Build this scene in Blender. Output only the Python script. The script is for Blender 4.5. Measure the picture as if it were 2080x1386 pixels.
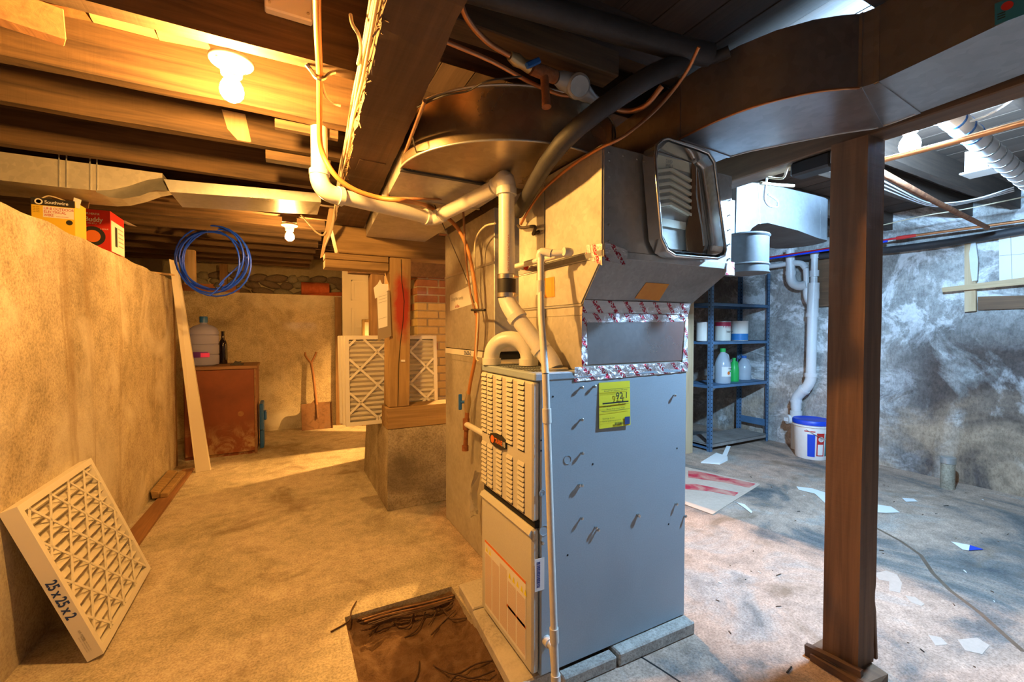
import bpy, bmesh, math, random
from mathutils import Vector, Matrix, noise
random.seed(7)
for o in list(bpy.data.objects): bpy.data.objects.remove(o)
SC = bpy.context.scene
COL = SC.collection
# ------------------------------------------------------------------ camera
F = 884.0; TH = math.radians(27.7); PIT = math.atan((693-672)/F); EZ = 1.21
cd = bpy.data.cameras.new('camera'); cam = bpy.data.objects.new('camera', cd); COL.objects.link(cam)
cd.sensor_width = 36; cd.lens = F/2080*36; cd.clip_start = .02
cam.location = (0, 0, EZ); cam.rotation_euler = (math.pi/2-PIT, 0, -TH)
SC.camera = cam
# ------------------------------------------------------------------ world / exposure
W = bpy.data.worlds.new('world'); SC.world = W; W.use_nodes = True
W.node_tree.nodes['Background'].inputs[0].default_value = (.80, .88, 1.0, 1)
W.node_tree.nodes['Background'].inputs[1].default_value = .06
vs = SC.view_settings; vs.view_transform = 'Standard'; vs.look = 'None'; vs.gamma = 1; vs.exposure = 0.78
vs.use_curve_mapping = False
WARM = (1.0, .49, .115); COOL = (.38, .66, 1.0)
S_NEAR, S_FAR, S_BACK, S_COOL = 1600, 800, 11000, 5200
# ------------------------------------------------------------------ pixel -> place helpers
def ray(px, py):
    x = (px-1040)/F; y = (693-py)/F
    f = math.cos(PIT)+y*math.sin(PIT); z = -math.sin(PIT)+y*math.cos(PIT)
    fx, fy = math.sin(TH), math.cos(TH)
    return Vector((x*fy+f*fx, -x*fx+f*fy, z))
def PZ(px, py, z=0.0):
    d = ray(px, py); return d*((z-EZ)/d.z)+Vector((0, 0, EZ))
def PX(px, py, x):
    d = ray(px, py); return d*(x/d.x)+Vector((0, 0, EZ))
def PY(px, py, y):
    d = ray(px, py); return d*(y/d.y)+Vector((0, 0, EZ))
V = Vector
# ------------------------------------------------------------------ materials
def new_mat(name):
    m = bpy.data.materials.new(name); m.use_nodes = True
    nt = m.node_tree; b = nt.nodes['Principled BSDF']
    return m, nt, b
def setin(b, k, v):
    if k in b.inputs: b.inputs[k].default_value = v
def rgba(c): return (c[0], c[1], c[2], 1)
def plain(name, c, rough=.6, metal=0, **kw):
    m, nt, b = new_mat(name)
    setin(b, 'Base Color', rgba(c)); setin(b, 'Roughness', rough); setin(b, 'Metallic', metal)
    for k, v in kw.items(): setin(b, k.replace('_', ' '), v)
    return m
def N(nt, t, **kw):
    n = nt.nodes.new(t)
    for k, v in kw.items(): setattr(n, k, v)
    return n
def ramp(nt, fac, stops):
    r = N(nt, 'ShaderNodeValToRGB'); el = r.color_ramp.elements
    while len(el) < len(stops): el.new(.5)
    for e, (p, c) in zip(el, stops):
        e.position = p; e.color = rgba(c) if len(c) == 3 else c
    nt.links.new(fac, r.inputs[0]); return r.outputs[0]
def tex_noise(nt, vec, scale, detail=6, rough=.6, dist=0):
    n = N(nt, 'ShaderNodeTexNoise'); n.inputs['Scale'].default_value = scale
    n.inputs['Detail'].default_value = detail; n.inputs['Roughness'].default_value = rough
    n.inputs['Distortion'].default_value = dist; nt.links.new(vec, n.inputs['Vector']); return n.outputs['Fac']
def coords(nt, scale=(1, 1, 1), kind='Object', loc=(0, 0, 0)):
    t = N(nt, 'ShaderNodeTexCoord'); mp = N(nt, 'ShaderNodeMapping')
    mp.inputs['Scale'].default_value = scale; mp.inputs['Location'].default_value = loc
    nt.links.new(t.outputs[kind], mp.inputs[0]); return mp.outputs[0]
def mix(nt, fac, a, b, mode='MIX'):
    n = N(nt, 'ShaderNodeMix', data_type='RGBA', blend_type=mode)
    for s, v in ((0, fac), (6, a), (7, b)):
        if hasattr(v, 'links') or hasattr(v, 'is_linked'): nt.links.new(v, n.inputs[s])
        elif isinstance(v, (int, float)): n.inputs[s].default_value = v
        else: n.inputs[s].default_value = rgba(v)
    return n.outputs[2]
def bump(nt, b, h, strength=.3, dist=.01):
    bp = N(nt, 'ShaderNodeBump'); bp.inputs['Strength'].default_value = strength; bp.inputs['Distance'].default_value = dist
    nt.links.new(h, bp.inputs['Height']); nt.links.new(bp.outputs[0], b.inputs['Normal'])
def wood(name, c1, c2, axis='x', scale=1.0, rough=.75, bs=.35, dark=None):
    m, nt, b = new_mat(name)
    s = {'x': (1.2, 22, 22), 'y': (22, 1.2, 22), 'z': (22, 22, 1.2)}[axis]
    v = coords(nt, tuple(k*scale for k in s))
    f = tex_noise(nt, v, 1.6, 8, .62, .6)
    v2 = coords(nt, {'x': (1, 3, 3), 'y': (3, 1, 3), 'z': (3, 3, 1)}[axis])
    g = tex_noise(nt, v2, 1.3, 4, .6, .3)
    c = ramp(nt, f, [(.28, c2), (.7, c1)])
    dk = dark or tuple(k*.45 for k in c2)
    c = mix(nt, ramp(nt, g, [(.52, (0, 0, 0)), (.78, (.75, .75, .75))]), c, dk)
    # saw marks across the grain
    v3 = coords(nt, {'x': (140, 8, 8), 'y': (8, 140, 8), 'z': (8, 8, 140)}[axis])
    w = tex_noise(nt, v3, .6, 2, .5, .4)
    nt.links.new(c, b.inputs['Base Color']); setin(b, 'Roughness', rough)
    h = mix(nt, .35, f, w); bump(nt, b, h, bs, .006)
    return m
def blotch(name, cols, scale=2.0, rough=.85, bs=.4, fine=40, metal=0, loc=(0, 0, 0), stretch=(1, 1, 1), bd=.006):
    m, nt, b = new_mat(name)
    v = coords(nt, stretch, loc=loc)
    f = tex_noise(nt, v, scale, 9, .62, .4)
    n = len(cols)
    c = ramp(nt, f, [(.28+.44*i/(n-1), cc) for i, cc in enumerate(cols)])
    g = tex_noise(nt, v, fine, 5, .7)
    c = mix(nt, .5, c, ramp(nt, g, [(.3, (.45, .45, .45)), (.7, (.62, .62, .62))]), 'OVERLAY')
    nt.links.new(c, b.inputs['Base Color']); setin(b, 'Roughness', rough); setin(b, 'Metallic', metal)
    bump(nt, b, g, bs, bd); return m
def metal_sheet(name, c1, c2, rough=.38, metal=.85, spangle=55, big=2.5):
    m, nt, b = new_mat(name)
    v = coords(nt)
    vo = N(nt, 'ShaderNodeTexVoronoi'); vo.inputs['Scale'].default_value = spangle; nt.links.new(v, vo.inputs['Vector'])
    f = tex_noise(nt, v, big, 6, .6, .3)
    c = ramp(nt, f, [(.3, c2), (.68, c1)])
    bw = N(nt, 'ShaderNodeRGBToBW'); nt.links.new(vo.outputs['Color'], bw.inputs[0])
    c = mix(nt, .22, c, ramp(nt, bw.outputs[0], [(0, (.3, .3, .3)), (1, (.75, .75, .75))]), 'OVERLAY')
    nt.links.new(c, b.inputs['Base Color']); setin(b, 'Metallic', metal)
    r = ramp(nt, f, [(.3, (rough*1.3,)*3), (.7, (rough*.75,)*3)]); nt.links.new(r, b.inputs['Roughness'])
    bump(nt, b, f, .08, .01); return m
def emit(name, c, s):
    m, nt, b = new_mat(name)
    setin(b, 'Base Color', rgba((1, 1, 1))); setin(b, 'Emission Color', rgba(c)); setin(b, 'Emission Strength', s)
    return m
def stripes(name, c1, c2, scale, axis='Z', rough=.6, dist=0, kind='Object', metal=0, thresh=.5):
    m, nt, b = new_mat(name); v = coords(nt, kind=kind)
    w = N(nt, 'ShaderNodeTexWave', bands_direction=axis); w.inputs['Scale'].default_value = scale
    w.inputs['Distortion'].default_value = dist; nt.links.new(v, w.inputs['Vector'])
    nt.links.new(ramp(nt, w.outputs['Fac'], [(thresh-.05, c1), (thresh+.05, c2)]), b.inputs['Base Color'])
    setin(b, 'Roughness', rough); setin(b, 'Metallic', metal); return m

def concrete(name, cols, stain=None, stain_scale=1.3, streak=None, bs=.45, seam=None, loc=(0, 0, 0)):
    m, nt, b = new_mat(name); v = coords(nt, loc=loc)
    big = tex_noise(nt, v, 1.7, 8, .62, .5)
    n = len(cols)
    c = ramp(nt, big, [(.3+.4*i/(n-1), k) for i, k in enumerate(cols)])
    mid = tex_noise(nt, v, 9, 7, .68, .2)
    c = mix(nt, .4, c, ramp(nt, mid, [(.3, (.2, .19, .18)), (.7, (.72, .72, .72))]), 'OVERLAY')
    fine = tex_noise(nt, v, 90, 4, .75)
    c = mix(nt, .6, c, ramp(nt, fine, [(.34, (.2, .18, .16)), (.58, (.62, .62, .62))]), 'OVERLAY')
    if stain:
        v2 = coords(nt, loc=(3.1, 7.7, 1.9))
        s = tex_noise(nt, v2, stain_scale, 7, .6, .8)
        c = mix(nt, ramp(nt, s, [(.52, (0, 0, 0)), (.66, (.85, .85, .85))]), c, stain)
    if streak:
        v3 = coords(nt, (5, 5, .35), loc=(1.3, 2.2, .4))
        s = tex_noise(nt, v3, 1.2, 6, .62, .7)
        c = mix(nt, ramp(nt, s, [(.55, (0, 0, 0)), (.72, (.8, .8, .8))]), c, streak)
    nt.links.new(c, b.inputs['Base Color']); setin(b, 'Roughness', .9)
    h = mix(nt, .5, mid, fine); bump(nt, b, h, bs, .01); return m

M = {}
M['left_concrete'] = concrete('left_concrete', [(.36, .29, .19), (.52, .45, .33), (.62, .56, .45)], stain=(.72, .67, .58), stain_scale=1.4, streak=(.3, .2, .1), bs=.6)
M['back_concrete'] = concrete('back_concrete', [(.36, .3, .2), (.5, .43, .31), (.58, .52, .4)], stain=(.68, .64, .56), stain_scale=.9, bs=.3)
M['pier_concrete'] = concrete('pier_concrete', [(.2, .17, .12), (.36, .31, .23), (.48, .43, .34)], stain=(.1, .08, .06), bs=.6)
M['paver'] = concrete('paver', [(.32, .29, .25), (.48, .45, .4)], stain=(.62, .58, .52), bs=.6)
M['crawl'] = blotch('crawl', [(.1, .07, .04), (.2, .15, .1)], 3, .95, .6)
M['dirt'] = blotch('dirt', [(.15, .075, .033), (.3, .165, .085), (.44, .28, .17)], 14, .95, 1.0, 170, bd=.02)
def floor_mat():
    m, nt, b = new_mat('floor_concrete'); v = coords(nt)
    big = tex_noise(nt, v, 1.15, 9, .64, .7)
    warm = ramp(nt, big, [(.3, (.25, .2, .13)), (.44, (.46, .41, .31)), (.58, (.58, .52, .42)), (.72, (.4, .32, .2))])
    big2 = tex_noise(nt, coords(nt, (1, .8, 1), loc=(4, 1, 0)), 1.5, 9, .64, .9)
    cool = ramp(nt, big2, [(.32, (.085, .095, .1)), (.4, (.19, .175, .16)), (.47, (.38, .28, .215)), (.56, (.5, .36, .27)), (.64, (.42, .36, .31)), (.71, (.25, .235, .215)), (.78, (.13, .13, .13))])
    sx = N(nt, 'ShaderNodeSeparateXYZ'); nt.links.new(v, sx.inputs[0])
    side = ramp(nt, sx.outputs[0], [(.7, (0, 0, 0)), (1.0, (1, 1, 1))])
    c = mix(nt, side, warm, cool)
    mid = tex_noise(nt, v, 14, 7, .7, .3)
    c = mix(nt, .42, c, ramp(nt, mid, [(.3, (.18, .17, .16)), (.68, (.72, .72, .72))]), 'OVERLAY')
    fine = tex_noise(nt, v, 110, 4, .75)
    c = mix(nt, .6, c, ramp(nt, fine, [(.36, (.2, .18, .16)), (.58, (.62, .62, .62))]), 'OVERLAY')
    st = tex_noise(nt, coords(nt, loc=(9, 3, 0)), 2.3, 6, .6, 1.0)
    c = mix(nt, ramp(nt, st, [(.56, (0, 0, 0)), (.7, (.65, .65, .65))]), c, (.17, .11, .06))
    # broom strokes of the slab
    v3 = coords(nt, (60, 3, 1)); br = tex_noise(nt, v3, 1.2, 3, .6, .3)
    nt.links.new(c, b.inputs['Base Color']); setin(b, 'Roughness', .82)
    h = mix(nt, .4, mix(nt, .5, mid, fine), br); bump(nt, b, h, .5, .008); return m
M['floor'] = floor_mat()
def right_wall_mat():
    m, nt, b = new_mat('right_wall_concrete'); v = coords(nt)
    big = tex_noise(nt, v, 1.9, 9, .66, .6)
    c = ramp(nt, big, [(.3, (.17, .16, .15)), (.45, (.33, .33, .32)), (.6, (.44, .43, .41)), (.72, (.52, .47, .4))])
    # white efflorescence bands
    e = tex_noise(nt, coords(nt, (1, .75, 1.35), loc=(0, 2.3, .4)), 1.9, 9, .7, 1.6)
    c = mix(nt, ramp(nt, e, [(.52, (0, 0, 0)), (.6, (.85, .85, .85))]), c, (.78, .79, .8))
    # rusty-brown damp towards the near end, low on the wall
    d = tex_noise(nt, coords(nt, (1, 1.1, .6), loc=(5, .6, 2.2)), 1.6, 8, .64, .8)
    sx = N(nt, 'ShaderNodeSeparateXYZ'); nt.links.new(v, sx.inputs[0])
    near = ramp(nt, sx.outputs[1], [(.0, (1, 1, 1)), (1.0, (0, 0, 0))])
    mm = N(nt, 'ShaderNodeMapRange'); mm.inputs[1].default_value = 2.0; mm.inputs[2].default_value = 1.55
    nt.links.new(sx.outputs[1], mm.inputs[0])
    zz = N(nt, 'ShaderNodeMapRange'); zz.inputs[1].default_value = 1.38; zz.inputs[2].default_value = 1.05
    nt.links.new(sx.outputs[2], zz.inputs[0])
    mu = N(nt, 'ShaderNodeMath', operation='MULTIPLY'); nt.links.new(mm.outputs[0], mu.inputs[0]); nt.links.new(zz.outputs[0], mu.inputs[1])
    mu2 = N(nt, 'ShaderNodeMath', operation='MULTIPLY'); nt.links.new(mu.outputs[0], mu2.inputs[0])
    nt.links.new(ramp(nt, d, [(.33, (0, 0, 0)), (.47, (.95, .95, .95))]), mu2.inputs[1])
    c = mix(nt, mu2.outputs[0], c, (.075, .05, .04))
    tan = tex_noise(nt, coords(nt, (1, .8, 1.2), loc=(2, 8, 5)), 1.7, 7, .6, .6)
    zl = N(nt, 'ShaderNodeMapRange'); zl.inputs[1].default_value = .85; zl.inputs[2].default_value = .4
    nt.links.new(sx.outputs[2], zl.inputs[0])
    mu3 = N(nt, 'ShaderNodeMath', operation='MULTIPLY'); nt.links.new(zl.outputs[0], mu3.inputs[0])
    nt.links.new(ramp(nt, tan, [(.42, (0, 0, 0)), (.58, (.7, .7, .7))]), mu3.inputs[1])
    c = mix(nt, mu3.outputs[0], c, (.5, .36, .24))
    mid = tex_noise(nt, v, 14, 8, .72, .3)
    c = mix(nt, .85, c, ramp(nt, mid, [(.3, (.28, .28, .28)), (.68, (.64, .64, .64))]), 'OVERLAY')
    fine = tex_noise(nt, coords(nt, (1, 1, .5)), 70, 4, .75)
    c = mix(nt, .6, c, ramp(nt, fine, [(.36, (.3, .29, .28)), (.56, (.57, .57, .57))]), 'OVERLAY')
    nt.links.new(c, b.inputs['Base Color']); setin(b, 'Roughness', .92)
    bump(nt, b, mix(nt, .5, mid, fine), .5, .01); return m
M['right_wall'] = right_wall_mat()
OLD1, OLD2 = (.36, .22, .1), (.2, .11, .045)
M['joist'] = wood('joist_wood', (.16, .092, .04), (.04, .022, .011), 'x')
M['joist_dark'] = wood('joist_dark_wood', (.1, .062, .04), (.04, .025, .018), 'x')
M['subfloor'] = wood('subfloor_wood', (.34, .2, .09), (.19, .1, .045), 'y')
M['girder'] = wood('girder_wood', (.12, .06, .03), (.06, .03, .016), 'y')
M['girder_rough'] = wood('girder_rough_wood', (.32, .2, .1), (.17, .1, .05), 'y')
M['girder_right'] = wood('girder_right_wood', (.2, .11, .055), (.1, .055, .03), 'y')
M['post_wood'] = wood('post_wood', (.22, .11, .05), (.1, .05, .025), 'z', bs=.5)
M['pier_post'] = wood('pier_post_wood', (.42, .27, .11), (.26, .15, .06), 'z')
M['beam_x'] = wood('beam_x_wood', (.38, .24, .1), (.2, .12, .05), 'x')
M['pale_x'] = wood('pale_wood_x', (.58, .42, .24), (.44, .3, .16), 'x')
M['pale_y'] = wood('pale_wood_y', (.58, .42, .24), (.44, .3, .16), 'y')
M['pale_z'] = wood('pale_wood_z', (.62, .46, .28), (.48, .33, .18), 'z')
M['dark_z'] = wood('dark_wood_z', (.3, .18, .08), (.17, .09, .04), 'z')
M['brown_board'] = wood('brown_board', (.34, .17, .07), (.2, .09, .04), 'y')
M['red_board'] = wood('red_board', (.38, .15, .06), (.26, .09, .04), 'x')
M['white_board'] = plain('white_painted_wood', (.72, .66, .56), .5)
M['cabinet'] = blotch('cabinet_veneer', [(.14, .035, .012), (.23, .06, .02), (.27, .08, .03)], 2.2, .5, .1, 60)
def cab_mat():
    m, nt, b = new_mat('cabinet_veneer'); v = coords(nt)
    f = tex_noise(nt, v, 2.2, 8, .6, .4)
    c = ramp(nt, f, [(.3, (.13, .032, .011)), (.55, (.22, .058, .02)), (.75, (.27, .08, .03))])
    g = tex_noise(nt, coords(nt, loc=(2, 1, 4)), 5.5, 9, .72, .8)
    sx = N(nt, 'ShaderNodeSeparateXYZ'); nt.links.new(v, sx.inputs[0])
    mr_ = N(nt, 'ShaderNodeMapRange'); mr_.inputs[1].default_value = .34; mr_.inputs[2].default_value = .12; nt.links.new(sx.outputs[2], mr_.inputs[0])
    mu = N(nt, 'ShaderNodeMath', operation='MULTIPLY'); nt.links.new(mr_.outputs[0], mu.inputs[0]); nt.links.new(ramp(nt, g, [(.46, (0, 0, 0)), (.58, (.9, .9, .9))]), mu.inputs[1])
    c = mix(nt, mu.outputs[0], c, (.42, .27, .14))
    nt.links.new(c, b.inputs['Base Color']); setin(b, 'Roughness', .5); bump(nt, b, g, .08, .005); return m
M['cabinet'] = cab_mat()
M['cabinet_top'] = blotch('cabinet_top', [(.16, .075, .035), (.28, .15, .08)], 4, .6, .15, 60, stretch=(1, 6, 6))
M['galv'] = metal_sheet('galvanised', (.66, .66, .64), (.45, .45, .44), .36, .75)
M['galv_tan'] = metal_sheet('galvanised_dull', (.6, .57, .5), (.4, .37, .31), .5, .45)
M['galv_bright'] = metal_sheet('galvanised_bright', (.085, .09, .095), (.05, .053, .058), .6, .2, 70)
M['galv_panel'] = metal_sheet('galvanised_panel', (.72, .73, .74), (.55, .57, .6), .28, .9, 70)
M['galv_dark'] = metal_sheet('galvanised_dark', (.34, .33, .32), (.2, .2, .2), .45, .6, 90)
M['duct_brown'] = metal_sheet('duct_aged', (.5, .47, .46), (.36, .33, .33), .36, .9, 40)
M['duct_drum'] = metal_sheet('duct_drum', (.46, .36, .24), (.3, .225, .15), .3, .8, 40)
M['furnace'] = blotch('furnace_paint', [(.27, .345, .40), (.32, .395, .45), (.295, .37, .425)], 1.6, .38, .02, 200)
M['furnace_front'] = blotch('furnace_front_paint', [(.52, .5, .42), (.57, .55, .47)], 1.2, .4, .02, 200)
M['dark_gap'] = plain('dark_gap', (.012, .011, .01), .9)
M['pvc'] = blotch('pvc_plastic', [(.62, .59, .52), (.7, .68, .62)], 6, .35, .03, 120)
M['pvc_white'] = blotch('pvc_white', [(.6, .63, .65), (.68, .7, .71)], 5, .35, .03, 120)
M['rubber'] = plain('black_rubber', (.02, .018, .016), .55)
M['steel'] = plain('steel_band', (.6, .58, .54), .3, 1)
M['blackpipe'] = blotch('black_iron', [(.02, .02, .022), (.045, .042, .045)], 8, .6, .2)
M['copper'] = blotch('copper_tube', [(.5, .2, .08), (.66, .3, .14)], 12, .35, .05, metal=.75)
M['orange_tube'] = plain('orange_coated_tube', (.5, .2, .055), .45)
M['rust'] = blotch('rusty_iron', [(.13, .04, .015), (.26, .09, .03), (.34, .14, .06)], 25, .85, .6)
M['brass'] = plain('old_brass', (.5, .38, .2), .45, .7)
M['blue_plastic'] = plain('blue_plastic', (.02, .12, .42), .4)
M['blue_tube'] = plain('blue_tube', (.008, .06, .75), .35)
M['cable'] = plain('cream_cable', (.62, .52, .36), .6)
M['cable_white'] = plain('white_cable', (.72, .73, .74), .5)
M['cable_dark'] = plain('dark_cable', (.05, .035, .025), .6)
M['cable_brown'] = plain('brown_cable', (.26, .12, .05), .5)
M['white'] = plain('white_paint', (.78, .76, .71), .5)
M['card_white'] = plain('white_card', (.78, .75, .68), .75)
M['filter_media'] = plain('filter_media', (.7, .66, .58), .9)
M['paper'] = plain('paper', (.78, .77, .74), .8)
M['porcelain'] = plain('porcelain', (.62, .6, .54), .25)
M['ink_blue'] = plain('ink_blue', (.02, .05, .2), .7)
M['ink_black'] = plain('ink_black', (.015, .015, .015), .7)
M['ink_red'] = plain('ink_red', (.5, .02, .015), .7)
M['ink_orange'] = plain('ink_orange', (.75, .17, .02), .6)
M['ink_white'] = plain('ink_white', (.8, .8, .78), .7)
M['ink_grey'] = plain('ink_grey', (.35, .33, .3), .7)
M['yellow_tag'] = plain('yellow_tag', (.85, .74, .02), .6)
M['sticker_orange'] = blotch('orange_sticker', [(.72, .26, .02), (.8, .33, .03)], 6, .6, .02)
M['cardboard_pale'] = blotch('cardboard_pale', [(.5, .38, .29), (.58, .45, .35)], 5, .85, .1)
M['cardboard'] = blotch('cardboard', [(.36, .2, .09), (.42, .25, .12)], 5, .85, .1)
M['yellow_box'] = plain('yellow_box', (.75, .5, .03), .55)
M['red_box'] = plain('red_box', (.62, .02, .012), .45)
M['black_box'] = plain('black_box', (.02, .017, .015), .5)
M['shelf_blue'] = blotch('shelf_blue_steel', [(.06, .13, .23), (.1, .19, .31)], 8, .5, .08)
M['shelf_dusty'] = blotch('shelf_dusty', [(.2, .17, .15), (.32, .29, .26)], 9, .85, .2)
M['plastic_clear'] = plain('milky_plastic', (.62, .68, .74), .25, Transmission_Weight=.35)
M['green_cap'] = plain('green_plastic', (.02, .42, .08), .4)
M['bucket_white'] = blotch('bucket_white', [(.74, .73, .7), (.8, .79, .77)], 5, .45, .03)
M['bucket_blue'] = plain('bucket_blue', (.01, .06, .55), .4)
M['shovel_steel'] = blotch('shovel_steel', [(.1, .05, .025), (.2, .1, .05), (.15, .09, .06)], 14, .7, .3)
M['shovel_wood'] = wood('shovel_wood', (.4, .2, .1), (.28, .13, .06), 'z')
M['bottle_blue'] = plain('bottle_blue', (.55, .58, .95), .06, Transmission_Weight=.6, IOR=1.2)
M['bottle_dark'] = plain('bottle_dark', (.012, .008, .012), .12)
M['red_carpet'] = blotch('red_carpet', [(.3, .06, .02), (.45, .12, .05)], 14, .95, .5)
M['stone_a'] = blotch('stone_a', [(.2, .17, .12), (.34, .3, .22)], 6, .9, .4)
M['stone_b'] = blotch('stone_b', [(.14, .1, .075), (.24, .18, .13)], 6, .9, .4)
M['mortar'] = blotch('mortar', [(.3, .25, .16), (.42, .36, .25)], 6, .95, .7)
M['brick_y'] = blotch('brick_yellow', [(.5, .36, .15), (.6, .46, .23)], 7, .9, .4)
M['brick_r'] = blotch('brick_red', [(.22, .085, .045), (.34, .15, .08)], 7, .9, .4)
M['tray_chrome'] = metal_sheet('tray_steel', (.86, .86, .84), (.68, .67, .65), .14, .95, 20)
M['tray_dried'] = blotch('tray_dried_paint', [(.74, .7, .52), (.82, .78, .62)], 8, .6, .1)
M['tray_base'] = blotch('tray_base', [(.42, .42, .38), (.55, .54, .48)], 8, .35, .1, metal=.3)
M['tray_rust'] = blotch('tray_stain', [(.16, .07, .03), (.3, .15, .06)], 9, .4, .1, metal=.4)
M['glass_grey'] = plain('meter_grey', (.4, .4, .4), .4, .3)
def foil():
    m, nt, b = new_mat('foil_tape')
    v = coords(nt, (1, 1, 1), 'UV')
    br = N(nt, 'ShaderNodeTexBrick'); br.inputs['Scale'].default_value = 1
    mp = coords(nt, (1, 1, 1), 'UV')
    sk = N(nt, 'ShaderNodeSeparateXYZ'); nt.links.new(mp, sk.inputs[0])
    # slanted red print repeated along the strip (u in metres)
    a = N(nt, 'ShaderNodeMath', operation='MULTIPLY_ADD'); nt.links.new(sk.outputs[1], a.inputs[0]); a.inputs[1].default_value = .9; nt.links.new(sk.outputs[0], a.inputs[2])
    fr = N(nt, 'ShaderNodeMath', operation='MULTIPLY'); nt.links.new(a.outputs[0], fr.inputs[0]); fr.inputs[1].default_value = 14
    ff = N(nt, 'ShaderNodeMath', operation='FRACT'); nt.links.new(fr.outputs[0], ff.inputs[0])
    lt = N(nt, 'ShaderNodeMath', operation='LESS_THAN'); nt.links.new(ff.outputs[0], lt.inputs[0]); lt.inputs[1].default_value = .3
    no = tex_noise(nt, coords(nt, (60, 60, 60)), 3, 2, .5)
    gt = N(nt, 'ShaderNodeMath', operation='GREATER_THAN'); nt.links.new(no, gt.inputs[0]); gt.inputs[1].default_value = .47
    mu = N(nt, 'ShaderNodeMath', operation='MULTIPLY'); nt.links.new(lt.outputs[0], mu.inputs[0]); nt.links.new(gt.outputs[0], mu.inputs[1])
    nt.links.new(mix(nt, mu.outputs[0], (.82, .8, .8), (.5, .03, .06)), b.inputs['Base Color'])
    setin(b, 'Metallic', .8); setin(b, 'Roughness', .3)
    cr = tex_noise(nt, coords(nt), 45, 5, .7, 1.2); bump(nt, b, cr, .7, .01); return m
M['foil'] = foil()

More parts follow.
